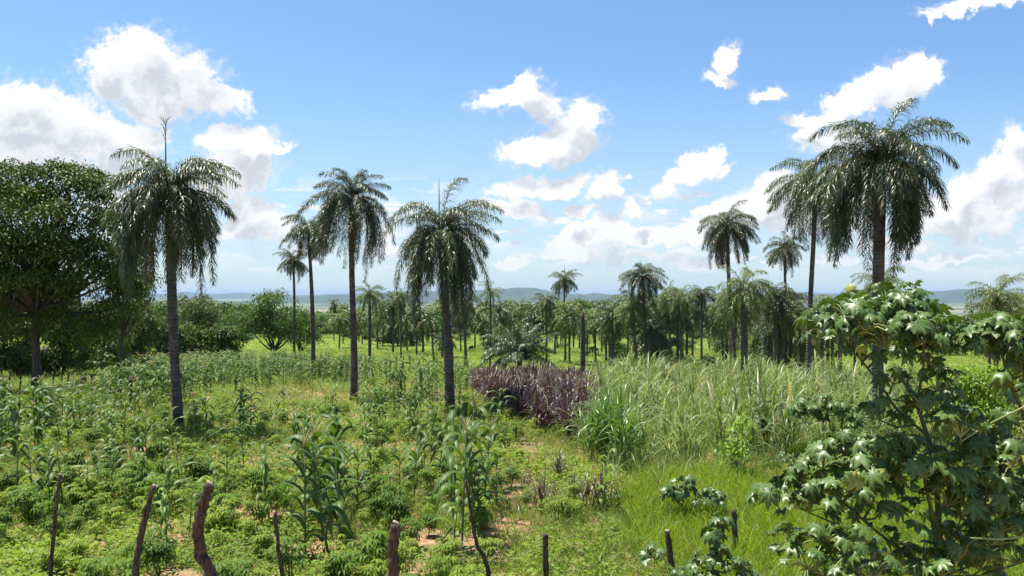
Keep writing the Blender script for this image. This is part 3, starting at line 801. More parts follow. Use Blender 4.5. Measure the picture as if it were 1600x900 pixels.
# lime bush behind the castor plants, and pasture bushes
D = 19.5
bl = [lobe(1500,600,0,48,28,D,1505), lobe(1550,620,.2,42,30,D,1505), lobe(1470,640,0,42,30,D,1505), lobe(1520,650,-.4,58,34,D,1505), lobe(1570,590,.4,30,20,D,1505)]
tree('lime_bush', 'bright lime-green bush behind the castor stems', 'bush', (1505 - 800) / F * D, D, rt, 1.8, bl, 520, 34, .26, .085, 'lime_bush', .05, .2, ntw=16)
for px, v, w, hh, mt, lb in [(1202,585,60,34,'tree_mid','round green bush among trunks under the umbrella palm'), (1045,580,64,34,'tree_dark','dark leafy bush at the foot of the grove clump'), (607,540,34,22,'tree_mid','small bush in front of the white farm wall'),
                         (1110,575,40,20,'tree_mid','low bright bush between grove clump and umbrella palm'), (1410,560,70,26,'tree_mid','green bush seen beneath the castor canopy'), (1480,556,80,26,'tree_mid','broad bush right of the largest palm trunk'), (1555,560,80,30,'tree_mid','bush at right edge under the bushy palm'), (925,552,20,10,'tree_dark','tiny dark bush in the pasture beside the headless trunk'), (965,562,26,12,'tree_dark','tiny dark bush in the pasture right of the headless trunk')]:
    x, d = gpt(px, v); R = w / F * d / 2; Rz = hh / F * d
    lob = [(rt.normal(0, R * .4), rt.normal(0, R * .4), Rz * rt.uniform(.35, .7), R * .5, R * .5, Rz * .32) for _ in range(6)]
    tree('bush', lb, 'bush', x, d, rt, Rz, lob, 110, 22, R * .22, .15 * d / 50, mt, .05, .2, ntw=5)

# distant tree line at the end of the pasture: six kinds, copied
def far_tree(seed, h, mt):
    rng = np.random.default_rng(seed)
    R = h * .42
    lob = [(rng.normal(0, R * .45), rng.normal(0, R * .45), h * rng.uniform(.42, .82), R * rng.uniform(.4, .65), R * .5, h * .17) for _ in range(8)]
    g, C = crown_geo(rng, lob, 240, 16, R * .24, .55, .5)
    return limbs_geo(rng, .2, h * .3, [l[:3] for l in lob], (0, 0, h * .35)).mesh('tree_trunk', M['tree_bark']), g.mesh('tree_crown', M[mt])
FT = [far_tree(200 + i, h, mt) for i, (h, mt) in enumerate([(10, 'tree_dark'), (9, 'tree_mid'), (11, 'tree_olive'), (8, 'tree_mid'), (10, 'tree_olive'), (7, 'lime_bush')])]
n = 0
def treelabel(px, row):
    side = 'beyond the left hedge' if px < 480 else 'left of the farm wall' if px < 580 else 'behind the spear-topped palm' if px < 760 else 'behind the headless trunk' if px < 960 else 'behind the grove clump' if px < 1250 else 'below the plain at the right'
    return '%s tree of the woodland edge %s' % (('front-row', 'back-row')[row], side)
for row, (d0, d1, cnt) in enumerate([(188, 215, 44), (222, 262, 50)]):
    for i in range(cnt):
        px = -150 + 1950 * (i + rt.uniform(.1, .9)) / cnt; d = rt.uniform(d0, d1)
        x = (px - 800) / F * d
        tgt = (478 + 12 * math.sin(px * .013) + (30 if px > 1240 else 0) + (10 if row == 0 else 0) + rt.uniform(-4, 8))
        if 455 < px < 560: tgt += 10
        hh = (HV - tgt) / F * d - gzs(x, d)
        a, b = FT[rt.integers(0, 5)]
        if rt.random() < .08: a, b = FT[5]
        hgt = max(float(max(v.co.z for v in b.vertices)) * .93, 1)
        s = hh / hgt
        lb = treelabel(px, row)
        root = thing('broadleaf_tree', lb, 'tree', (x, d, gzs(x, d)), rt.uniform(0, 6.28), group=lb.replace('tree', 'trees', 1))
        obj('trunk', a, root, None, 0, (s * 1.1, s * 1.1, s)); obj('crown', b, root, None, 0, (s * 1.15, s * 1.15, s))

# bushes at the foot of the grove, copied
rb = np.random.default_rng(55)
for i in range(64):
    d = rb.uniform(95, 188); px = rb.uniform(330, 1600) if i < 40 else rb.uniform(960, 1400)
    if 480 < px < 800 and d < 165: d = rb.uniform(170, 190)
    x = (px - 800) / F * d; a, b = FT[rb.integers(0, 6)]; s = rb.uniform(.16, .34)
    zone = 'left of the narrow-crowned palm' if px < 560 else 'behind the spear-topped palm' if px < 760 else 'behind the headless trunk' if px < 960 else 'among the grove clump' if px < 1120 else 'beneath the umbrella-crowned palm' if px < 1270 else 'behind the castor plants'
    root = thing('bush', 'low scrub bush at the shaded end of the pasture ' + zone, 'bush', (x, d, gzs(x, d) - .5), rb.uniform(0, 6.28), 'scrub bushes ' + zone)
    obj('trunk', a, root, None, 0, (s, s, s)); obj('crown', b, root, None, 0, (s * 1.4, s * 1.4, s))
# woodland on the slope falling to the plain: one mass nobody could count
def build_woodland():
    rng = np.random.default_rng(9); g = Geo()
    t = []
    for s in range(3):
        lob = [(rng.normal(0, 2), rng.normal(0, 2), rng.uniform(3, 6), 2.4, 2.4, 1.8) for _ in range(5)]
        gg, _ = crown_geo(rng, lob, 60, 9, 1.2, 1.5, .5); t.append(gg.arrays())
    n = 2600
    y = 275 * np.exp(rng.uniform(0, 1, n) * math.log(10)); x = rng.uniform(-.85, .85, n) * y
    pos = np.stack([x, y, gz(x, y) - 1], -1)
    for i in range(3):
        s = slice(i, None, 3); p = pos[s]
        tile(g, t[i], p, rng.uniform(0, 6.28, len(p)), rng.uniform(.8, 1.3, len(p)) * (1 + p[:, 1] / 2500))
    tag(obj('woodland', g.mesh('woodland', M['tree_mid'])), 'dark green woodland covering the slope down to the plain', None, None, 'stuff')
build_woodland()

# ------------------------------------------------------------------ zones of the field
def inpoly(px, v, poly):
    px = np.asarray(px, float); v = np.asarray(v, float); r = np.zeros(px.shape, bool)
    j = len(poly) - 1
    for i in range(len(poly)):
        xi, yi = poly[i]; xj, yj = poly[j]
        c = ((yi > v) != (yj > v)) & (px < (xj - xi) * (v - yi) / (yj - yi + 1e-9) + xi)
        r ^= c; j = i
    return r
def cells(step, y0, y1, rng, wide=0.72):
    """jittered grid of ground points inside the view"""
    ys = np.arange(y0, y1, step); P = []
    for y in ys:
        xs = np.arange(-wide * y - 1, wide * y + 1, step)
        P.append(np.stack([xs + rng.uniform(-.45, .45, len(xs)) * step, y + rng.uniform(-.45, .45, len(xs)) * step], -1))
    return np.concatenate(P)
def vnoise(x, y, s, seed=0):
    x = x * s + seed * 17.3; y = y * s + seed * 9.1
    return (np.sin(x * 1.7 + 1.1 * np.sin(y * 1.3 + seed)) + np.sin(y * 2.1 + 1.4 * np.sin(x * .9)) + .6 * np.sin(x * 3.9 + y * 3.1) + .4 * np.sin(x * 7.3 - y * 6.1)) / 3.0

BARE = [(275, 845, 55, 32), (465, 862, 70, 28), (770, 855, 28, 26), (838, 800, 16, 12), (695, 622, 28, 12), (468, 652, 26, 14), (820, 690, 14, 14), (1195, 750, 40, 9), (655, 885, 30, 22), (150, 862, 40, 18), (395, 800, 25, 12)]
def cover(px, v):
    k = np.ones(np.shape(px), bool)
    for x, y, a, b in BARE: k &= (((px - x) / a) ** 2 + ((v - y) / b) ** 2) > .55 + .45 * np.sin(px * .21 + v * .37)
    return k
CORN_POLY = [(-120, 672), (-120, 725), (60, 722), (120, 705), (215, 668), (330, 622), (430, 612), (530, 606), (560, 640), (640, 650), (690, 640), (745, 628), (735, 590), (640, 580), (520, 574), (400, 572), (300, 574), (215, 590), (165, 620), (110, 656)]
CANE_POLY = [(905, 700), (960, 730), (1060, 742), (1180, 735), (1330, 735), (1420, 700), (1420, 622), (1200, 604), (1000, 594), (930, 604), (930, 640)]
PURP_POLY = [(738, 604), (762, 634), (835, 672), (890, 704), (912, 684), (930, 640), (935, 614), (900, 604), (800, 594)]
LIME_POLY = [(960, 800), (1000, 750), (1260, 742), (1600, 700), (1800, 800), (1800, 1200), (1060, 1200), (1060, 900)]
SOFT_POLY = [(820, 1200), (770, 870), (850, 830), (960, 800), (1060, 900), (1060, 1200)]

# ------------------------------------------------------------------ maize
def corn_parts(seed, h, nleaf=11, mat='corn', tassel=True, lw=.105, ll=.8):
    rng = np.random.default_rng(seed)
    g = Geo(); lean = rng.normal(0, .06, 2)
    V, Q, T = tube([(0, 0, -.05), (lean[0] * .4, lean[1] * .4, h * .45), (lean[0], lean[1], h * .92)], [.017, .014, .006], 6); g.add(V, Q, T)
    st = g.mesh('maize_stalk', M['corn_stalk'])
    g = Geo(); a0 = rng.uniform(0, 6.28)
    t = np.linspace(.12, .9, nleaf); az = a0 + np.arange(nleaf) * PI + rng.normal(0, .35, nleaf)
    P = np.stack([lean[0] * t, lean[1] * t, t * h], -1)
    el = rng.uniform(rad(48), rad(74), nleaf)
    Dd = np.stack([np.cos(az) * np.cos(el), np.sin(az) * np.cos(el), np.sin(el)], -1)
    side = np.stack([-np.sin(az), np.cos(az), rng.normal(0, .25, nleaf)], -1)
    L = ll * h / 1.8 * (0.6 + .5 * np.sin(t * PI)) * rng.uniform(.8, 1.15, nleaf)
    V, Q = ribbons(P, Dd, L, lw, 8, rng.uniform(2.0, 4.4, nleaf), [.5, .8, 1, 1, .95, .85, .65, .4, .03], side=side, fold=.45)
    g.add(V, Q)
    lf = g.mesh('maize_leaves', M[mat])
    ts = None
    if tassel:
        g = Geo(); n = 11; a = rng.uniform(0, 6.28, n)
        V, Q = ribbons(np.tile([[lean[0], lean[1], h * .9]], (n, 1)) + np.stack([0 * a, 0 * a, rng.uniform(0, .1, n)], -1), np.stack([np.cos(a) * .45, np.sin(a) * .45, np.ones(n)], -1), rng.uniform(.2, .34, n), .014, 4, .9, [1, 1, 1, .8, .3]); g.add(V, Q)
        ts = g.mesh('maize_tassel', M['tassel'])
    return st, lf, ts
CORN = [corn_parts(300 + i, 1.8, 11 + i % 3, 'corn', i in (1, 4)) for i in range(6)]
CORNP = [corn_parts(320 + i, 1.3, 8, 'corn_pale', False, .075, .75) for i in range(4)]
def merged(parts):
    """arrays of one plant drawn as a single mesh"""
    g = Geo()
    for m, me in enumerate(p for p in parts if p is not None):
        V = np.zeros(len(me.vertices) * 3); me.vertices.foreach_get('co', V); V = V.reshape(-1, 3)
        Q = [p.vertices[:] for p in me.polygons if len(p.vertices) == 4]; T = [p.vertices[:] for p in me.polygons if len(p.vertices) == 3]
        g.add(V, Q or None, T or None, m)
    return g
def put_corn(x, y, h, label, group, pool, rng, parts=True):
    st, lf, ts = pool[rng.integers(0, len(pool))]
    H = 1.8 if pool is CORN else 1.3
    s = h / H
    root = thing('maize_plant', label, 'maize plant', (x, y, gzs(x, y)), rng.uniform(0, 6.28), group, (s, s, s))
    root.rotation_euler = (rng.normal(0, .06), rng.normal(0, .06), rng.uniform(0, 6.28))
    obj('stalk', st, root); obj('foliage', lf, root)
    if ts is not None: obj('tassel', ts, root)
rc = np.random.default_rng(5)
# foreground plants one can tell apart: (column, foot row, height m, pale?, label)
for px, v, h, pale, lb in [
    (478, 872, 1.62, 0, 'tall maize plant left of the crooked bare stick, leaves arching widely'), (508, 868, 1.75, 0, 'tall dark maize plant in the middle of the foreground maize cluster'), (532, 850, 1.55, 0, 'dark maize plant on the right of the foreground maize cluster'), (498, 820, 1.75, 0, 'maize plant with pale tassel at the back of the foreground cluster'), (520, 800, 1.7, 0, 'maize plant behind the foreground cluster with drying tassel'),
    (722, 850, 1.7, 0, 'tall maize plant leaning on the bent stick'), (742, 838, 1.75, 0, 'dark tall maize plant right of the bent stick'), (705, 800, 1.75, 0, 'maize plant with pale tassel behind the bent stick'), (730, 770, 1.8, 0, 'maize plant standing just in front of the spear-topped palm'), (755, 790, 1.5, 0, 'maize plant in the open weeds right of the bent stick'),
    (706, 882, 1.0, 1, 'short broad-leaved maize plant at the foot of the bent stick'), (648, 770, 1.35, 0, 'slim maize plant alone between the two foreground clusters'), (662, 745, 1.3, 0, 'small maize plant behind the slim lone one'),
    (250, 850, 1.1, 0, 'broad maize plant between the two left fence posts'), (262, 862, .9, 1, 'short pale maize plant on bare soil by the thick crooked post'), (355, 760, 1.15, 0, 'arching maize plant right of the first palm foot'), (382, 745, 1.1, 0, 'dark maize plant near the shadow of the first palm'), (325, 700, 1.2, 0, 'dark maize plant close to the foot of the first palm'),
    (305, 690, .95, 0, 'dark thin maize plant touching the first palm foot'), (218, 735, 1.1, 0, 'single dark maize plant in pale weeds left of the first palm'), (172, 720, .95, 1, 'pale young maize plant left of the first palm'), (100, 800, 1.15, 1, 'pale maize plant near the thin leaning stick'), (28, 800, 1.2, 1, 'pale maize plant at the left edge'), (940, 800, 1.15, 1, 'lone pale maize plant at the edge of the lime grass'),
    (598, 640, 1.6, 0, 'very dark maize plant beside the tall narrow-crowned palm'), (648, 690, 1.3, 0, 'maize plant in weeds before the spear-topped palm'), (575, 665, 1.4, 0, 'maize plant in front of the narrow-crowned palm')]:
    x, y = gpt(px, v); put_corn(x, y, h * 1.12, lb, None, CORNP if pale else CORN, rc)
# scattered maize through the weeds
n = 0
for k in range(900):
    px = rc.uniform(-40, 790); v = rc.uniform(648, 850)
    x, y = gpt(px, v)
    pr = .10 + .25 * (v < 720) + .15 * (px < 300) * (v < 800)
    if vnoise(np.array(x), np.array(y), .8, 3) < -.1 or rc.random() > pr or bool(inpoly(px, v, CORN_POLY)): continue
    pale = rc.random() < (.65 if px < 350 else .3)
    put_corn(x, y, rc.uniform(.7, 1.15) if pale else rc.uniform(.9, 1.45), 'maize plant scattered among weeds and cassava left of the bare path' if not pale else 'pale young maize plant scattered in the weeds', 'young pale maize among weeds' if pale else 'scattered maize among weeds', CORNP if pale else CORN, rc)
    n += 1
    if n > 120: break
# the maize band
pts = cells(.72, 18, 72, rc, .70)
px, v = proj(pts[:, 0], pts[:, 1])
ok = inpoly(px, v, CORN_POLY) & (vnoise(pts[:, 0], pts[:, 1], .5, 1) > -.2) & ((px < 540) | (rc.random(len(px)) < .26)) & ((px < 330) | (px > 540) | (rc.random(len(px)) < .7))
pts = pts[ok]; pts = pts[np.argsort(pts[:, 1])]
for x, y in pts[:170]:
    put_corn(x, y, rc.uniform(.95, 1.8), 'dark green maize plant in the crop band behind the first palm', 'maize plants of the dense crop band', CORN, rc)
g = Geo(); rest = pts[170:]
arrs = [merged(c) for c in CORN]
for i in range(6):
    p = rest[i::6]; pos = np.stack([p[:, 0], p[:, 1], gz(p[:, 0], p[:, 1])], -1)
    tile(g, arrs[i].arrays(), pos, rc.uniform(0, 6.28, len(p)), rc.uniform(.6, 1.0, len(p)), tilt=rc.normal(0, .08, (len(p), 2)))
tag(obj('maize_crop', g.mesh('maize_crop', [M['corn_stalk'], M['corn'], M['tassel']])), 'far rows of maize merging along the pasture edge', None, None, 'stuff')
print('corn band', len(pts), 'scatter', n)

# ------------------------------------------------------------------ cane, purple grass
def clump(seed, nst, h, nb, bw, rad_, mats, bl=1.1, stalk=True):
    rng = np.random.default_rng(seed); g = Geo()
    a = rng.uniform(0, 6.28, nst); r = rad_ * np.sqrt(rng.random(nst))
    for i in range(nst):
        b = np.array([math.cos(a[i]) * r[i], math.sin(a[i]) * r[i], 0]); tp = b + np.array([rng.normal(0, .14), rng.normal(0, .14), h * rng.uniform(.45, .8)])
        V, Q, T = tube([b, tp], [.012, .006], 5); g.add(V, Q, T, m=0)
        t = rng.uniform(.1, 1, nb); P = b + (tp - b) * t[:, None]
        az = rng.uniform(0, 6.28, nb); el = rng.uniform(rad(52), rad(86), nb)
        Dd = np.stack([np.cos(az) * np.cos(el), np.sin(az) * np.cos(el), np.sin(el)], -1)
        sd = np.stack([-np.sin(az), np.cos(az), rng.normal(0, .2, nb)], -1)
        V, Q = ribbons(P, Dd, bl * rng.uniform(.6, 1.15, nb), bw * rng.uniform(.7, 1.2, nb), 7, rng.uniform(.8, 3.2, nb), [.6, .9, 1, 1, .85, .65, .4, .03], side=sd, fold=.3)
        g.add(V, Q, m=0)
    return g.mesh('clump', mats)
CANE = [clump(400 + i, 5, 1.7, 8, .052, .26, [M['cane']], 1.25) for i in range(8)]
CANEG = [clump(420 + i, 7, 1.6, 11, .045, .3, [M['cane_green']], 1.2) for i in range(3)]
PURP = [clump(440 + i, 8, 1.3, 12, .058, .32, [M['purple']], .95) for i in range(4)]
DEAD = [clump(480 + i, 5, 1.6, 6, .045, .2, [M['dry_grass']], .8) for i in range(2)]
BRON = [clump(460 + i, 7, .75, 7, .035, .16, [M['brownish']], .6) for i in range(3)]
rk = np.random.default_rng(6)
pts = cells(.92, 19, 48, rk)
px, v = proj(pts[:, 0], pts[:, 1])
ok = inpoly(px + 14 * vnoise(pts[:, 0], pts[:, 1], 1.3, 4), v + 16 * vnoise(pts[:, 0], pts[:, 1], .9, 11) + rk.normal(0, 5, len(px)), CANE_POLY); P = pts[ok]
dens = vnoise(P[:, 0], P[:, 1], .6, 5)
P = P[(dens > -.5)]; P = P[np.argsort(P[:, 1])]
print('cane', len(P))
for i, (x, y) in enumerate(P[:295]):
    q = 800 + F * x / y
    s = rk.uniform(.55, 1.0) * (1 + .28 * float(vnoise(np.array(x), np.array(y), .7, 15)))
    row = 'front of the cane patch by the lime grass' if y < 26 else 'middle of the cane patch' if y < 34 else 'back of the cane patch by the pasture'
    o = obj('cane_clump', CANE[rk.integers(0, 8)], None, (x, y, gzs(x, y)), rk.uniform(0, 6.28), s)
    tag(o, 'pale green arching cane clump at the ' + row, 'cane clump', 'cane clumps at the ' + row)
if len(P) > 295:
    g = Geo(); rest = P[295:]; ar = [merged([c]).arrays() for c in CANE[:6]]
    for i in range(6):
        p = rest[i::6]; tile(g, ar[i], np.stack([p[:, 0], p[:, 1], gz(p[:, 0], p[:, 1])], -1), rk.uniform(0, 6.28, len(p)), rk.uniform(.62, 1, len(p)))
    tag(obj('far_cane', g.mesh('far_cane', M['cane'])), 'far cane growth at the back of the patch', None, None, 'stuff')
for i, (px_, v_, s) in enumerate([(932, 722, .95), (958, 728, 1.0), (925, 708, .9), (985, 738, .95), (955, 706, 1.0)]):
    x, y = gpt(px_, v_)
    lb = ['bright green arching grass clump at the corner of the purple grass', 'bright green tall grass clump right of the corner one', 'bright green grass clump wedged against the purple leaves', 'bright green clump nearest the lime grass', 'tall green clump in the middle of the bright corner group'][i]
    tag(obj('grass_clump', CANEG[i % 3], None, (x, y, gzs(x, y)), i * 1.3, s), lb, 'grass clump', 'bright green clumps at the purple grass corner')
pts = cells(.68, 20, 48, rk); px, v = proj(pts[:, 0], pts[:, 1]); P = pts[inpoly(px, v, PURP_POLY)]
print('purple', len(P))
for i, (x, y) in enumerate(P):
    q = 800 + F * x / y
    where = 'left end of the purple row below the young palm' if q < 800 else 'middle of the purple row' if q < 860 else 'right end of the purple row by the headless trunk'
    tag(obj('purple_grass_clump', PURP[rk.integers(0, 4)], None, (x, y, gzs(x, y)), rk.uniform(0, 6.28), rk.uniform(.62, .9)), 'purple-leaved grass clump at the ' + where, 'purple grass', 'purple grass clumps at the ' + where)
for i, (px_, v_, s, lb) in enumerate([(845, 790, .75, 'bronze grass tuft left of the bronze pair'), (872, 745, .7, 'bronze tuft in front of the purple row'), (920, 792, .85, 'bronze tuft left in the pair by the lime grass'), (942, 788, .75, 'bronze tuft right in the pair by the lime grass'), (560, 770, .45, 'bronze weed tuft right of the foreground maize cluster'), (820, 760, .4, 'small bronze tuft beside the bare path'), (895, 770, .5, 'small bronze tuft between the bigger tufts')]):
    x, y = gpt(px_, v_); tag(obj('bronze_tuft', BRON[i % 3], None, (x, y, gzs(x, y)), i * 2.1, s), lb, 'grass tuft', 'bronze grass tufts')

# ------------------------------------------------------------------ cassava
def palmate(rng, centres, normals_dir, n, L, W, droop):
    """n leaflets from each leaf centre, spread round its stalk direction"""
    N = len(centres)
    a0 = rng.uniform(0, 6.28, N)
    ang = (np.arange(n) / n * 2 * PI)[None, :] + a0[:, None] + rng.normal(0, .08, (N, n))
    D = np.stack([np.cos(ang), np.sin(ang), np.full((N, n), 0.05)], -1) + normals_dir[:, None, :] * .35
    P = np.repeat(centres, n, 0)
    D = D.reshape(-1, 3)
    return ribbons(P, D, L * rng.uniform(.75, 1.15, N * n), W, 3, droop, [.25, .9, .95, .05], side=nrm(np.cross(D, [0, 0, 1.0])), fold=.25)
def cassava(seed, h, nl):
    rng = np.random.default_rng(seed); gs = Geo(); gl = Geo()
    for k in range(rng.integers(2, 4)):
        a = rng.uniform(0, 6.28); tp = np.array([math.cos(a) * .18 * h, math.sin(a) * .18 * h, h * rng.uniform(.7, 1)])
        V, Q, T = tube([(0, 0, -.04), tp * .5 + (0, 0, .03), tp], [.016, .012, .007], 5); gs.add(V, Q, T)
        t = rng.uniform(.35, 1, nl); P0 = tp * t[:, None]
        az = rng.uniform(0, 6.28, nl); el = rng.uniform(rad(5), rad(60), nl)
        Dd = np.stack([np.cos(az) * np.cos(el), np.sin(az) * np.cos(el), np.sin(el)], -1)
        L = rng.uniform(.14, .27, nl) * h / .8
        V, Q = ribbons(P0, Dd, L, .009, 2, .6, [1, 1, .8]); gs.add(V, Q)
        C = P0 + Dd * L[:, None] - np.array([0, 0, .15]) * (L * .6)[:, None]
        V, Q = palmate(rng, C, Dd, 6, .18 * h / .8, .034 * h / .8, rng.uniform(1.6, 3.6)); gl.add(V, Q)
    return gs.mesh('cassava_stem', M['cassava_stem']), gl.mesh('cassava_foliage', M['cassava'])
CAS = [cassava(500 + i, .8, 20) for i in range(7)]
rs = np.random.default_rng(7)
pts = cells(.70, 9.5, 32, rs, .66)
px, v = proj(pts[:, 0], pts[:, 1])
ok = (px < 830) & (v > 650) & ~inpoly(px, v, CORN_POLY)
nz = vnoise(pts[:, 0], pts[:, 1], .45, 2)
ok &= (nz > np.where(v > 740, -.25, .25)) & cover(px, v)
ok &= ~((px > 740) & (v < 850) & (rs.random(len(px)) < .6))
P = pts[ok]
FC = np.array([[o.location.x, o.location.y] for o in bpy.data.objects if o.name.startswith('maize_plant') and 'foreground' in o.get('label', '') or 'bent stick' in o.get('label', '')])
P = P[np.min(np.linalg.norm(P[:, None, :] - (FC + [0, -.4])[None], axis=2), axis=1) > .75]
P = P[np.argsort(P[:, 1])]
print('cassava', len(P))
for i, (x, y) in enumerate(P[:290]):
    q = 800 + F * x / y
    where = 'at the left by the thin leaning stick' if q < 200 else 'between the left fence posts and the maize cluster' if q < 450 else 'between the two foreground maize clusters' if q < 700 else 'right of the bent stick'
    far = 'nearest ' if y < 16 else 'farther '
    s = rs.uniform(.35, .85) * (1.0 if y < 18 else .85)
    root = thing('cassava_plant', far + 'green cassava plant ' + where, 'cassava plant', (x, y, gzs(x, y)), rs.uniform(0, 6.28), far + 'cassava plants ' + where, s)
    st, lf = CAS[rs.integers(0, 7)]
    obj('stem', st, root); obj('foliage', lf, root)

# ------------------------------------------------------------------ ground cover (stuff)
def tuft(seed, nb, h, w, spread, bend=1.2, ns=3, rad_=.06):
    rng = np.random.default_rng(seed); g = Geo(); az = rng.uniform(0, 6.28, nb); r = rad_ * np.sqrt(rng.random(nb))
    P = np.stack([np.cos(az) * r, np.sin(az) * r, np.full(nb, -.01)], -1); az2 = az + rng.normal(0, .8, nb)
    Dd = np.stack([np.cos(az2) * spread, np.sin(az2) * spread, np.ones(nb)], -1) + rng.normal(0, .15, (nb, 3))
    V, Q = ribbons(P, Dd, h * rng.uniform(.5, 1.15, nb), w, ns, rng.uniform(.3, 1.6, nb) * bend, np.linspace(1, .05, ns + 1) ** .7, rng=rng); g.add(V, Q)
    return g.arrays()
def herb(seed, nl, h, ls, rad_):
    rng = np.random.default_rng(seed); g = Geo()
    v = nrm(rng.normal(0, 1, (nl, 3))); v[:, 2] = np.abs(v[:, 2])
    P = v * np.array([rad_, rad_, h]) * rng.uniform(.4, 1, (nl, 1))
    D = v + rng.normal(0, .5, (nl, 3)); D[:, 2] = D[:, 2] * .3
    V, Q = ribbons(P, D, ls * rng.uniform(.6, 1.2, nl), ls * .5, 2, .8, [.2, 1, .08], rng=rng); g.add(V, Q)
    return g.arrays()
def spread_stuff(name, label, mat, temps, P, rng, smin, smax, yscale=0.0):
    g = Geo(); k = len(temps)
    for i in range(k):
        p = P[i::k]; sc_ = rng.uniform(smin, smax, len(p)) * (1 + yscale * np.maximum(p[:, 1] - 15, 0))
        tile(g, temps[i], np.stack([p[:, 0], p[:, 1], gz(p[:, 0], p[:, 1])], -1), rng.uniform(0, 6.28, len(p)), sc_, tilt=rng.normal(0, .1, (len(p), 2)))
    tag(obj(name, g.mesh(name, mat)), label, None, None, 'stuff')
def sample(step, y0, y1, rng, wide=.70):
    P = cells(step, y0, y1, rng, wide); px, v = proj(P[:, 0], P[:, 1]); return P, px, v
rg = np.random.default_rng(8)
# weeds and short grass of the cultivated part
TW = [herb(600 + i, 26, .20, .075, .17) for i in range(4)]
TG = [tuft(620 + i, 16, .32, .011, .45) for i in range(4)]
TD = [tuft(640 + i, 12, .30, .009, .6, 1.5) for i in range(3)]
TL = [tuft(660 + i, 16, .36, .016, .30, .9) for i in range(4)]
def band(y0, y1, step, scale, tag_):
    P, px, v = sample(step, y0, y1, rg)
    lime = inpoly(px + 30 * vnoise(P[:, 0], P[:, 1], 1.1, 8) + rg.normal(0, 10, len(px)), v + 14 * vnoise(P[:, 0], P[:, 1], .9, 3), LIME_POLY)
    bare = vnoise(P[:, 0], P[:, 1], .75, 7)
    strip = np.abs(px - (830 - (v - 700) * .28)) < 22          # the little bare path left of the cane
    keep = ((bare > np.where(v > 780, -.45, -.70)) | inpoly(px, v, SOFT_POLY)) & ~(strip & (rg.random(len(px)) < .38))
    w = vnoise(P[:, 0], P[:, 1], .35, 4) + rg.normal(0, .35, len(px))
    weed = keep & ~lime & (w > -.15)
    gr = keep & ~lime & (w <= -.15)
    cv = cover(px, v) | (rg.random(len(px)) < .12)
    weed &= cv; gr &= cv
    return P, weed, gr, lime & (bare > -.9), scale
bw, bg_, bl_ = [], [], []
sets = [band(8.5, 16, .145, 1.1, ''), band(16, 27, .21, 1.25, ''), band(27, 62, .42, 1.6, '')]
for nm, lb, mt, tp, idx in (('weeds', 'low leafy green weeds covering the cultivated field', 'weed', TW, 1), ('grass', 'short green grass growing through the cultivated field', 'grass', TG, 2), ('lime_grass', 'bright lime-green tall grass in the right foreground', 'grass_lime', TL, 3)):
    g = Geo()
    for S in sets:
        P = S[0][S[idx]]; k = len(tp)
        for i in range(k):
            p = P[i::k]
            hgt = .8 if idx == 3 else .9 + .35 * vnoise(p[:, 0], p[:, 1], .5, 6)
            tile(g, tp[i], np.stack([p[:, 0], p[:, 1], gz(p[:, 0], p[:, 1])], -1), rg.uniform(0, 6.28, len(p)), rg.uniform(.6, 1.25, len(p)) * S[4] * hgt, tilt=rg.normal(0, .12, (len(p), 2)))
    print(nm, g.n)
    tag(obj(nm, g.mesh(nm, M[mt])), lb, None, None, 'stuff')
P, px, v = sample(.52, 9, 36, rg); P = P[cover(px, v) & (px < 1000) & ~inpoly(px, v, CANE_POLY) & (vnoise(P[:, 0], P[:, 1], .9, 21) > .0)]
spread_stuff('strappy_grass', 'pale strap-leaved grass sprouting in drifts through the field', M['corn_pale'], [tuft(750 + i, 9, .55, .034, .75, 2.2, 5, .05) for i in range(4)], P, rg, .35, 1.1)
# palmate-leaved low herbs filling the field between the cassava
g = Geo(); gg = Geo()
P, px, v = sample(.42, 9, 34, rg); P = P[cover(px, v) & ~inpoly(px, v, LIME_POLY) & ~inpoly(px, v, SOFT_POLY) & (px < 900) & (vnoise(P[:, 0], P[:, 1], .75, 7) > -.35) & (rg.random(len(px)) < np.where(v > 760, .55, .25))]
for i in range(7):
    p = P[i::7]; ar = merged([CAS[i][1]]).arrays()
    tile(g, ar, np.stack([p[:, 0], p[:, 1], gz(p[:, 0], p[:, 1]) - .08], -1), rg.uniform(0, 6.28, len(p)), rg.uniform(.22, .70, len(p)))
tag(obj('undergrowth', g.mesh('undergrowth', M['weed'])), 'knee-low leafy herbs filling the field between bigger plants', None, None, 'stuff')
# more blades where the lime grass stands thick
P, px, v = sample(.13, 8.5, 24, rg); P = P[inpoly(px + 40 * vnoise(P[:, 0], P[:, 1], 1.1, 8) + rg.normal(0, 14, len(px)), v + 14 * vnoise(P[:, 0], P[:, 1], .9, 3), LIME_POLY) & (vnoise(P[:, 0], P[:, 1], 1.6, 2) > -.5)]
PW = P[::9]
spread_stuff('lime_grass_weeds', 'leafy weeds coming up through the lime grass', M['weed'], TW, PW, rg, .6, 1.5)
P2 = P[vnoise(P[:, 0], P[:, 1], 1.3, 12) > .45][::5]
spread_stuff('seeding_grass', 'paler taller grass stems standing through the lime grass', M['cane'], TG, P2, rg, .8, 1.7)
spread_stuff('tall_lime_grass', 'thick stand of lime-green grass blades round the castor plants', M['grass_lime'], TL, P, rg, .45, 1.45)
P, px, v = sample(.5, 9, 60, rg); P = P[(vnoise(P[:, 0], P[:, 1], .6, 9) > .1) & (px < 1300)]
spread_stuff('dry_grass', 'straw-coloured dry grass tufts among the weeds', M['dry_grass'], TD, P, rg, .6, 1.2, .01)
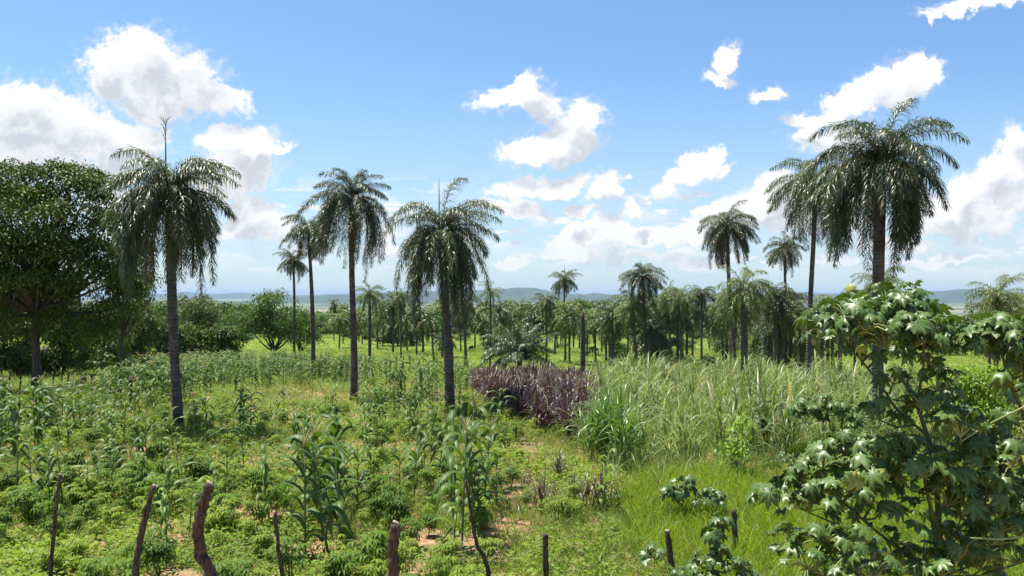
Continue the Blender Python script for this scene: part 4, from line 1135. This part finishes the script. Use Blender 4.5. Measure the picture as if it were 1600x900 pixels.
# undergrowth between the cane stems
P, px, v = sample(.36, 15, 50, rg); P = P[inpoly(px, v - np.abs(rg.normal(0, 22, len(px))), CANE_POLY)]
spread_stuff('cane_undergrowth', 'grass growing between the cane clumps', M['cane'], [tuft(680 + i, 14, .8, .02, .35) for i in range(3)], P, rg, .6, 1.2)
# pasture
P, px, v = sample(1.0, 50, 120, rg); 
spread_stuff('pasture_grass', 'open yellow-green pasture grass beyond the crops', M['pasture'], [tuft(700 + i, 14, .34, .05, .8, 1.2, 2, .3) for i in range(3)], P, rg, .5, 1.2, .004)
P, px, v = sample(2.0, 120, 235, rg)
spread_stuff('far_pasture_grass', 'far pasture grass beneath the palms', M['pasture'], [tuft(710 + i, 14, .4, .10, .9, 1.2, 2, .6) for i in range(3)], P, rg, .6, 1.2, .002)
P, px, v = sample(3.2, 55, 235, rg); P = P[vnoise(P[:, 0], P[:, 1], .12, 2) > .1]
spread_stuff('pasture_weeds', 'darker weed patches dotted over the pasture', M['weed'], [herb(720 + i, 40, .45, .16, .5) for i in range(3)], P, rg, .5, 1.4)
# taller mixed growth hiding the crop edge
P, px, v = sample(.8, 26, 60, rg); P = P[(px < 930) & (vnoise(P[:, 0], P[:, 1], .4, 5) > -.1)]
spread_stuff('field_edge_growth', 'knee-high pale growth along the edge of the crops', M['corn_pale'], [tuft(730 + i, 14, .75, .035, .6, 1.6, 4, .12) for i in range(3)], P, rg, .5, 1.2)

# ------------------------------------------------------------------ castor plants
def castor_leaf():
    """one lobed leaf in its own plane, stalk joint at the origin, radius 1"""
    lobes = [(0, 1.0), (42, .95), (84, .82), (124, .66), (158, .45), (-42, .95), (-84, .82), (-124, .66), (-158, .45)]
    lobes.sort()
    V = [(0, 0, 0)]; A = [1.0]; T = []
    angs = [l[0] for l in lobes]
    notch = []
    for i in range(len(lobes)):
        a0, r0 = lobes[i]; a1, r1 = lobes[(i + 1) % len(lobes)]
        if i == len(lobes) - 1: a1 += 360
        am = rad((a0 + a1) / 2); r = .54 * (r0 + r1) / 2 * (1.0 if i < len(lobes) - 1 else .25)
        notch.append(len(V)); V.append((math.sin(am) * r, math.cos(am) * r, -.01)); A.append(0.0)
    for i, (a, r) in enumerate(lobes):
        a_ = rad(a); dx, dy = math.sin(a_), math.cos(a_); sx, sy = math.cos(a_), -math.sin(a_)
        hw = .19 * (r * .5 + .5)
        b = len(V)
        V += [(dx * r * .55, dy * r * .55, .055), (dx * r, dy * r, -.16 * r), (dx * r * .68 - sx * hw, dy * r * .68 - sy * hw, -.05), (dx * r * .68 + sx * hw, dy * r * .68 + sy * hw, -.05)]
        A += [1.0, .9, 0, 0]
        nL = notch[i - 1]; nR = notch[i]; Mv, Tp, sL, sR = b, b + 1, b + 2, b + 3
        T += [(0, nL, Mv), (nL, sL, Mv), (sL, Tp, Mv), (Mv, Tp, sR), (Mv, sR, nR), (0, Mv, nR)]
    return np.array(V), np.array(T), np.array(A)
CL = castor_leaf()
def add_castor_leaves(gl, gs, rng, C, R, n, size, lean=(0, 0)):
    """rosette of n leaves on stalks round a branch tip C"""
    n = int(round(n * MORE))
    for k in range(n):
        az = k * 2.4 + rng.normal(0, .4); el = rng.uniform(rad(-15), rad(75))
        d = np.array([math.cos(az) * math.cos(el), math.sin(az) * math.cos(el), math.sin(el)])
        L = R * rng.uniform(.55, 1.1)
        J = C + d * L
        mid = C + d * L * .5 + np.array([0, 0, .04])
        V, Q, T = tube([C, mid, J], [.007, .0055, .0045], 4, False); gs.add(V, Q, m=1)
        s = size * rng.uniform(.5, 1.2)
        # the blade hangs outwards and down from the joint
        out = nrm(np.array([d[0], d[1], 0]) + rng.normal(0, .25, 3) * [1, 1, 0])
        pitch = rng.uniform(rad(5), rad(65))
        fy = out * math.cos(pitch) + np.array([0, 0, -math.sin(pitch)])
        fz = out * math.sin(pitch) + np.array([0, 0, math.cos(pitch)])
        roll = rng.normal(0, .3); fx = np.cross(fy, fz); fx, fz = fx * math.cos(roll) + fz * math.sin(roll), fz * math.cos(roll) - fx * math.sin(roll)
        V = CL[0] * np.array([rng.uniform(.85, 1.1), 1, rng.uniform(.5, 3.0)]); V = V + np.array([0, 0, 1.0]) * (rng.normal(0, .035, len(V)) - rng.uniform(.05, .3) * V[:, 0] ** 2)[:, None]
        X = J + s * (V[:, 0:1] * fx + V[:, 1:2] * fy + V[:, 2:3] * fz)
        gl.add(X, None, CL[1], attr=CL[2])
def castor(label, stems, tips, seed, size=.17, R=.32, nl=9, group=None):
    """stems: polylines [(px,py,d)...] with thick r0,r1,mat; tips: (px,py,d[,n])"""
    rng = np.random.default_rng(seed)
    b = WP(*stems[0][0][0]); root = thing('castor_plant', label, 'castor plant', (b.x, b.y, gzs(b.x, b.y)), group=group)
    O = np.array(root.location)
    gs = Geo(); gl = Geo(); allp = []
    for pts, r0, r1, m in stems:
        P = np.array([WP(*p) for p in pts]) - O
        t = np.linspace(0, len(P) - 1, (len(P) - 1) * 5 + 1)
        S = np.stack([np.interp(t, np.arange(len(P)), P[:, i]) for i in range(3)], -1)
        K = S.copy(); K[1:-1] = (S[:-2] + 2 * S[1:-1] + S[2:]) / 4
        V, Q, T = tube(K, np.linspace(r0, r1, len(K)), 7); gs.add(V, Q, T, m=m); allp.append(K)
    A = np.concatenate(allp)
    for tp in tips:
        C = np.array(WP(*tp[:3])) - O
        n = tp[3] if len(tp) > 3 else nl
        # a side branch from the nearest lower stem point
        dd = np.linalg.norm(A - C, axis=1) + np.where(A[:, 2] > C[2] - .03, 3, 0)
        q = A[np.argmin(dd)]
        if np.linalg.norm(q - C) > .03:
            mid = (q + C) / 2 + np.array([0, 0, -.05])
            V, Q, T = tube([q, mid, C], [.013, .010, .007], 5, False); gs.add(V, Q, m=0)
        add_castor_leaves(gl, gs, rng, C, R, n, size)
    obj('stem', gs.mesh('castor_stem', [M['castor_stem'], M['castor_yellow']]), root)
    obj('foliage', gl.mesh('castor_foliage', M['castor'], smooth=True, attr=True), root)
    return root
d0 = 7.6
MORE = 1.9
castor('tallest castor plant with a dense leafy canopy in front of the largest palm',
  [([(1478, 1080, d0), (1468, 860, d0), (1462, 740, d0), (1448, 680, d0), (1432, 630, d0), (1405, 585, d0)], .034, .014, 0),
   ([(1448, 680, d0), (1400, 640, d0 + .2), (1372, 595, d0 + .2), (1330, 545, d0 + .2)], .014, .009, 0),
   ([(1432, 630, d0), (1445, 560, d0 - .2), (1440, 520, d0 - .2)], .014, .009, 0)],
  [(1308, 500, d0 + .2, 9), (1288, 515, d0 + .3, 7), (1335, 530, d0 + .1, 7), (1362, 498, d0, 10), (1405, 495, d0 - .2, 11), (1440, 500, d0, 9), (1455, 530, d0 + .2, 7), (1385, 545, d0 - .3, 9), (1425, 545, d0 - .2, 9), (1380, 520, d0 + .4, 8), (1462, 610, d0 - .2, 5), (1345, 560, d0 + .1, 4), (1372, 655, d0, 4), (1450, 575, d0, 4), (1325, 500, d0 - .3, 7), (1345, 485, d0 + .4, 7), (1385, 480, d0 + .2, 7), (1420, 475, d0 + .3, 6), (1350, 515, d0 - .4, 7), (1400, 520, d0 + .5, 7), (1430, 520, d0 - .5, 7), (1440, 640, d0 - .3, 5), (1475, 640, d0 + .2, 5), (1395, 600, d0 + .2, 4)], 11, .132, .25, 8)
castor('broad castor plant spreading in the right foreground, glossy dark leaves over lime grass',
  [([(1478, 1085, d0 - .4), (1465, 880, d0 - .4), (1455, 800, d0 - .4), (1440, 730, d0 - .4)], .032, .014, 0),
   ([(1470, 900, d0 - .4), (1380, 840, d0 - .3), (1300, 770, d0 - .2), (1250, 760, d0 - .1)], .016, .008, 0),
   ([(1465, 860, d0 - .4), (1540, 780, d0 - .4), (1580, 700, d0 - .4)], .016, .008, 0),
   ([(1480, 985, d0 - .5), (1380, 930, d0 - .6), (1330, 880, d0 - .7)], .014, .008, 0)],
  [(1222, 772, d0 - .1, 8), (1250, 745, d0, 8), (1285, 730, d0 - .1, 8), (1320, 715, d0 - .2, 9), (1360, 725, d0 - .3, 10), (1300, 775, d0 - .3, 8), (1262, 800, d0, 7), (1340, 760, d0 - .5, 8), (1420, 720, d0 - .3, 9), (1445, 745, d0 - .5, 8), (1500, 745, d0 - .5, 9), (1540, 760, d0 - .4, 8), (1480, 790, d0 - .4, 8),
   (1580, 730, d0 - .5, 9), (1540, 700, d0 - .2, 8), (1590, 790, d0 - .4, 7), (1385, 790, d0 - .4, 5), (1290, 850, d0 - .6, 8), (1330, 870, d0 - .8, 8), (1260, 890, d0 - .6, 7), (1360, 905, d0 - .9, 8), (1440, 880, d0 - .6, 6), (1500, 870, d0 - .6, 7), (1550, 850, d0 - .6, 8), (1590, 880, d0 - .6, 8), (1400, 850, d0 - .3, 3), (1480, 655, d0 + .3, 4), (1400, 745, d0, 8), (1370, 760, d0 + .2, 8), (1460, 730, d0 + .2, 8), (1520, 720, d0, 8), (1560, 770, d0, 8), (1500, 810, d0, 8), (1560, 820, d0 + .2, 8), (1530, 890, d0 - .2, 8), (1470, 900, d0 - .8, 8), (1400, 900, d0 - .2, 7), (1310, 905, d0 - .3, 7), (1240, 850, d0 + .1, 5), (1330, 800, d0, 6), (1480, 850, d0 + .2, 7), (1590, 840, d0 + .2, 7)], 12, .135, .27, 8)
castor('castor plant at the right edge with a pale yellow branch and big bright leaves',
  [([(1680, 1060, d0 - .2), (1650, 850, d0 - .2), (1620, 700, d0 - .2), (1575, 590, d0 - .2), (1562, 540, d0 - .2)], .03, .011, 0),
   ([(1645, 615, d0 - .9), (1590, 640, d0 - .8), (1545, 662, d0 - .7), (1500, 690, d0 - .7)], .010, .006, 1),
   ([(1660, 800, d0 - 1), (1600, 838, d0 - 1), (1560, 842, d0 - 1), (1515, 840, d0 - 1)], .011, .006, 1)],
  [(1555, 528, d0 - .2, 10), (1590, 535, d0 - .3, 9), (1530, 540, d0 - .1, 7), (1600, 590, d0 - .3, 8), (1640, 560, d0, 9), (1500, 683, d0 - .7, 5), (1590, 660, d0 + .1, 5), (1650, 680, d0, 8), (1620, 760, d0, 8)], 13, .15, .27, 8)
castor('young castor plant in front of the pale post, mid right', [([(1120, 1010, 9.6), (1115, 900, 9.6), (1108, 850, 9.6)], .014, .008, 0), ([(1110, 940, 9.6), (1050, 885, 9.6), (1005, 845, 9.6)], .007, .004, 1)],
  [(1110, 840, 9.6, 6), (1125, 870, 9.5, 7), (1090, 880, 9.6, 6), (1150, 885, 9.4, 7), (1100, 905, 9.4, 7), (1015, 865, 9.6, 4), (1170, 905, 9.4, 6), (1060, 900, 9.6, 5), (1125, 820, 9.7, 4)], 14, .11, .14, 7)
castor('small castor seedling standing in lime grass left of the short dark post', [([(1072, 818, 14.2), (1065, 780, 14.2), (1060, 765, 14.2)], .01, .007, 1)], [(1060, 765, 14.2, 8), (1048, 775, 14.2, 5), (1072, 760, 14.2, 4)], 15, .15, .2, 7)
castor('small castor seedling right beside the first seedling, near the short post', [([(1125, 825, 14.0), (1115, 792, 14.0), (1108, 778, 14.0)], .01, .007, 1)], [(1108, 778, 14, 7), (1125, 785, 14, 5), (1095, 780, 14, 4)], 16, .14, .2, 7)
castor('castor plant half hidden in the cane left of the tallest castor', [([(1310, 735, 19), (1300, 680, 19), (1290, 640, 19)], .02, .01, 0)], [(1290, 635, 19, 9), (1270, 650, 19, 8), (1315, 645, 19, 8), (1250, 640, 19, 6), (1330, 665, 19, 7)], 17, .19, .3, 8)

# dead brown cane stalks standing in the patch
for i, (px_, v_, lb) in enumerate([(1018, 668, 'dead brown cane clump in the middle of the pale cane'), (1215, 700, 'dead brown cane clump near the leafy shrub'), (1100, 640, 'dead brown cane clump toward the back of the cane'), (960, 690, 'dead brown cane clump beside the bright green clumps'), (1280, 640, 'dead brown cane clump beneath the leaning palm')]):
    x, d = gpt(px_, v_); tag(obj('cane_clump', DEAD[i % 2], None, (x, d, gzs(x, d)), i * 2.0, .9), lb, 'cane clump', 'dead cane clumps')
# vine-like light shrub in the cane edge
x, d = gpt(1152, 752)
tree('leafy_shrub', 'light green leafy shrub at the front edge of the cane', 'shrub', x, d, rt, 1.2, [(0, 0, .7, .3, .3, .35), (.1, 0, 1.15, .22, .22, .3), (-.2, 0, .35, .3, .3, .25)], 60, 12, .16, .09, 'lime_bush', .015, .3)

# ------------------------------------------------------------------ fence posts and sticks
def post(label, pts, r0, r1, name='fence_post', cat='fence post', cut=False, mat='post_wood', group='rough wooden fence posts'):
    rng = np.random.default_rng(int(pts[0][0] * 7))
    P = np.array([WP(*p) for p in pts]); b = P[0].copy(); gz0 = gzs(b[0], b[1])
    if P[0][2] > gz0 + .02:
        P = np.concatenate([[[b[0] - (P[1][0] - b[0]) * .3, b[1], gz0 - .1]], P])
    O = np.array([P[0][0], P[0][1], gz0]); P = P - O
    t = np.linspace(0, len(P) - 1, (len(P) - 1) * 7 + 1)
    S = np.stack([np.interp(t, np.arange(len(P)), P[:, i]) for i in range(3)], -1)
    for _ in range(3): S[1:-1] = (S[:-2] + 2 * S[1:-1] + S[2:]) / 4
    S[1:-1] += rng.normal(0, r0 * .10, (len(S) - 2, 3))
    rr = np.linspace(r0, r1, len(S)) * (1 + rng.normal(0, .07, len(S)))
    root = thing(name, label, cat, tuple(O), group=group)
    g = Geo(); V, Q, T = tube(S, rr, 11, rough=.07, rng=rng)
    g.add(V, Q, T); obj('shaft', g.mesh('post_shaft', M[mat], smooth=True), root)
    if cut:
        g = Geo(); e = S[-1]; dd = nrm(S[-1] - S[-2])
        V, Q, T = tube([e + dd * .002, e + dd * .016 + np.array([r1 * .2, 0, .004])], [r1 * .9, r1 * .8], 9); g.add(V, Q, T)
        obj('cut_end', g.mesh('cut_end', M['cut_wood']), root)
post('thin leaning grey stick at the left edge of the fence', [(82, 1050, 9.4), (80, 890, 9.4), (88, 800, 9.4), (95, 742, 9.4)], .028, .018, 'fence_stick', 'fence stick', True)
post('slim leaning fence post with pale bark left of the thick crooked one', [(205, 1040, 9), (212, 900, 9), (222, 830, 9), (232, 790, 9), (241, 760, 9)], .040, .028, cut=True)
post('thick crooked fence post with flaking bark and pale cut top', [(350, 1075, 7.6), (335, 900, 7.6), (312, 860, 7.6), (310, 825, 7.6), (318, 785, 7.6), (328, 757, 7.6)], .062, .048, cut=True)
post('grey weathered thin post before the foreground maize cluster', [(450, 1010, 9.8), (443, 900, 9.8), (436, 860, 9.8), (431, 800, 9.8)], .032, .022)
post('crooked bare stick forking out of the foreground maize', [(528, 960, 10.5), (522, 885, 10.5), (508, 845, 10.5), (513, 812, 10.5)], .026, .014, 'bare_stick', 'bare stick')
post('stout dark post with a grey cut top between the maize clusters', [(618, 1060, 8), (617, 900, 8), (613, 860, 8), (619, 818, 8)], .060, .050, cut=True)
post('bent brown stick carrying tall maize in the centre foreground', [(765, 930, 10.6), (762, 880, 10.6), (745, 850, 10.6), (736, 800, 10.6), (728, 750, 10.6)], .034, .018, 'bare_stick', 'bare stick')
post('straight dark post standing in short grass, centre right', [(853, 940, 10.4), (853, 880, 10.4), (852, 834, 10.4)], .042, .038)
post('leaning pale-grey post beside the young castor plant', [(1056, 930, 10.2), (1048, 880, 10.2), (1042, 830, 10.2)], .045, .036, cut=True)
post('short dark post standing alone in the lime grass', [(1147, 868, 12), (1148, 830, 12), (1145, 796, 12)], .048, .042)
post('dark post stub seen through the broad castor leaves', [(1365, 960, 9.6), (1364, 880, 9.6), (1362, 842, 9.6)], .05, .045)
# far fence at the left
for i, (px_, v0, v1, lb) in enumerate([(4, 612, 572, 'far fence post at the left edge'), (15, 606, 578, 'short far fence post second from the left edge'), (31, 612, 577, 'far fence post left of the huge tree trunk'), (85, 613, 576, 'far fence post just right of the huge tree trunk'), (97, 604, 578, 'crooked far fence stick in the meadow'), (105, 606, 580, 'thin far fence stick right of the crooked one'), (40, 590, 566, 'far thin stick behind the huge tree trunk')]):
    x, d = gpt(px_, v0); post(lb, [(px_, v0, d), (px_ + (i % 3 - 1) * 2, (v0 + v1) / 2, d), (px_ + (i % 2) * 3, v1, d)], .05, .04, group='far fence posts left of the maize')
def stump(px_, v0, v1, r, lb):
    x, d = gpt(px_, v0); post(lb, [(px_, v0, d), (px_ + 1, (v0 + v1) / 2, d), (px_ - 1, v1, d)], r, r * .85, 'tree_stump', 'tree stump', group=None)
stump(131, 604, 590, .22, 'dark squat stump in the meadow left of the maize')
stump(145, 606, 584, .13, 'taller dark stump right of the squat one')
stump(118, 606, 597, .2, 'lowest dark stump left of the squat one')
stump(208, 640, 588, .13, 'charred stump standing in the left maize')

# ------------------------------------------------------------------ farm buildings, cow, birds
M['white_wall'] = simple('white_wall', (0.55, 0.53, 0.50), (0.75, 0.73, 0.70), 2, .9, .05)
M['brick_wall'] = simple('brick_wall', (0.30, 0.13, 0.08), (0.42, 0.22, 0.14), 3, .9, .2)
M['roof_tile'] = simple('roof_tile', (0.42, 0.16, 0.07), (0.58, 0.27, 0.13), 3, .85, .3)
M['roof_brown'] = simple('roof_brown', (0.07, 0.055, 0.045), (0.13, 0.10, 0.08), 3, .9, .3)
M['dark_open'] = simple('dark_opening', (0.015, 0.014, 0.013), (0.03, 0.028, 0.025), 3, .9, 0)
def boxg(g, x0, x1, y0, y1, z0, z1, m=0):
    v = [(x, y, z) for z in (z0, z1) for y in (y0, y1) for x in (x0, x1)]
    g.add(v, [(0, 2, 3, 1), (4, 5, 7, 6), (0, 1, 5, 4), (2, 6, 7, 3), (0, 4, 6, 2), (1, 3, 7, 5)], m=m)
def house(label, px_, d, w, hgt, dep, wall, rise, rz=0.15, roof='roof_tile'):
    x = (px_ - 800) / F * d; root = thing('farmhouse', label, 'house', (x, d, gzs(x, d)), rz)
    g = Geo(); boxg(g, -w / 2, w / 2, 0, dep, -.4, hgt); obj('wall', g.mesh('house_wall', wall, False), root)
    g = Geo(); e = .5
    v = [(-w / 2 - e, -e, hgt + .02), (w / 2 + e, -e, hgt + .02), (w / 2 + e, dep + e, hgt + .02), (-w / 2 - e, dep + e, hgt + .02), (-w / 2 - e, dep / 2, hgt + rise), (w / 2 + e, dep / 2, hgt + rise)]
    g.add(v, [(0, 1, 5, 4), (2, 3, 4, 5), (0, 3, 2, 1)], [(0, 4, 3), (1, 2, 5)]); obj('roof', g.mesh('house_roof', M[roof], False), root)
    g = Geo(); boxg(g, -.45, .45, -.04, .02, 0, 2.0); obj('door', g.mesh('house_door', M['dark_open'], False), root)
    for s in (-1, 1):
        g = Geo(); boxg(g, s * w * .3 - .5, s * w * .3 + .5, -.035, .02, 1.0, 1.9); obj('window', g.mesh('house_window', M['dark_open'], False), root)
house('low white farmhouse with brown roof glimpsed behind the pasture palms', 603, 204, 6.2, 1.9, 5, M['white_wall'], .8, roof='roof_brown')
house('orange-roofed farmhouse half hidden behind the spear-topped palm', 683, 206, 2.6, 3.6, 3, M['brick_wall'], 1.2, -.2)
house('small brick shed glimpsed left of the narrow-crowned palm trunk', 543, 204, 3.4, 1.7, 3, M['brick_wall'], .6, roof='roof_brown')
house('brick house in deep shade behind the huge dark tree', 10, 62, 3.6, 1.3, 4, M['brick_wall'], .6, .1, roof='roof_brown')

def cow():
    x, d = gpt(736, 548)
    me = bpy.data.meshes.new('cow_body')
    J = [((0, 0, 1.15), .30), ((.55, 0, 1.18), .32), ((-.55, 0, 1.17), .30), ((-.85, 0, 1.15), .22), ((.85, 0, 1.2), .22), ((1.15, 0, 1.2), .15), ((1.4, 0, 1.05), .13), ((1.62, 0, .88), .085),
         ((.62, .17, .8), .12), ((.6, .17, .42), .065), ((.64, .17, .04), .055), ((.62, -.17, .8), .12), ((.7, -.17, .42), .065), ((.66, -.17, .04), .055),
         ((-.72, .17, .85), .15), ((-.82, .17, .45), .07), ((-.76, .17, .04), .055), ((-.72, -.17, .85), .15), ((-.9, -.17, .45), .07), ((-.84, -.17, .04), .055),
         ((-1.02, 0, 1.1), .04), ((-1.08, 0, .6), .025), ((1.36, .13, 1.17), .04), ((1.36, -.13, 1.17), .04)]
    E = [(0, 1), (0, 2), (2, 3), (1, 4), (4, 5), (5, 6), (6, 7), (1, 8), (8, 9), (9, 10), (1, 11), (11, 12), (12, 13), (2, 14), (14, 15), (15, 16), (2, 17), (17, 18), (18, 19), (3, 20), (20, 21), (6, 22), (6, 23)]
    me.from_pydata([j[0] for j in J], E, [])
    me.materials.append(simple('cow_hide', (0.012, 0.010, 0.009), (0.03, 0.025, 0.02), 4, .7, 0))
    o = obj('cow', me, None, (x, d, gzs(x, d)), 1.15)
    md = o.modifiers.new('skin', 'SKIN'); 
    for i, (p, r) in enumerate(J): me.skin_vertices[0].data[i].radius = (r, r)
    me.skin_vertices[0].data[0].use_root = True
    o.modifiers.new('sub', 'SUBSURF').levels = 1
    o.scale = (.55, .55, .55)
    tag(o, 'black cow grazing in the pasture right of the spear-topped palm', 'cow')
cow()
def bird(px_, py_, d, s, lb):
    g = Geo(); V, Q, T = tube([(-.22, 0, 0), (-.08, 0, .01), (.1, 0, .0), (.2, 0, -.01)], [.01, .05, .05, .015], 6); g.add(V, Q, T)
    for sg in (-1, 1):
        g.add([(-.08, sg * .02, .02), (.08, sg * .02, .02), (.02, sg * .35, .10), (-.10, sg * .30, .09), (-.08, sg * .7, .02), (-.16, sg * .68, .01)], [(0, 1, 2, 3), (3, 2, 4, 5)])
    tag(obj('bird', g.mesh('bird', M['dark_open']), None, WP(px_, py_, d), .7, s), lb, 'bird')
bird(1359, 421, 60, 1.0, 'tiny dark bird flying below the largest palm crown')

# stones lying by the path
rr_ = np.random.default_rng(12)
for i, (px_, v_, s, lb) in enumerate([(465, 856, .10, 'pale stone on bare soil near the foreground maize'), (815, 862, .08, 'pale stone beside the bare path'), (640, 875, .07, 'reddish stone near the stout post')]):
    x, d = gpt(px_, v_); g = Geo(); n = 8
    V, Q, T = tube([(0, 0, -.5), (0, 0, -.1), (.05, 0, .35), (0, 0, .55)], [.7, 1, .8, .35], 9, rough=.12, rng=rr_); g.add(V, Q, T)
    tag(obj('stone', g.mesh('stone', M['cut_wood']), None, (x, d, gzs(x, d) + s * .2), i, (s, s * .8, s * .6)), lb, 'stone')
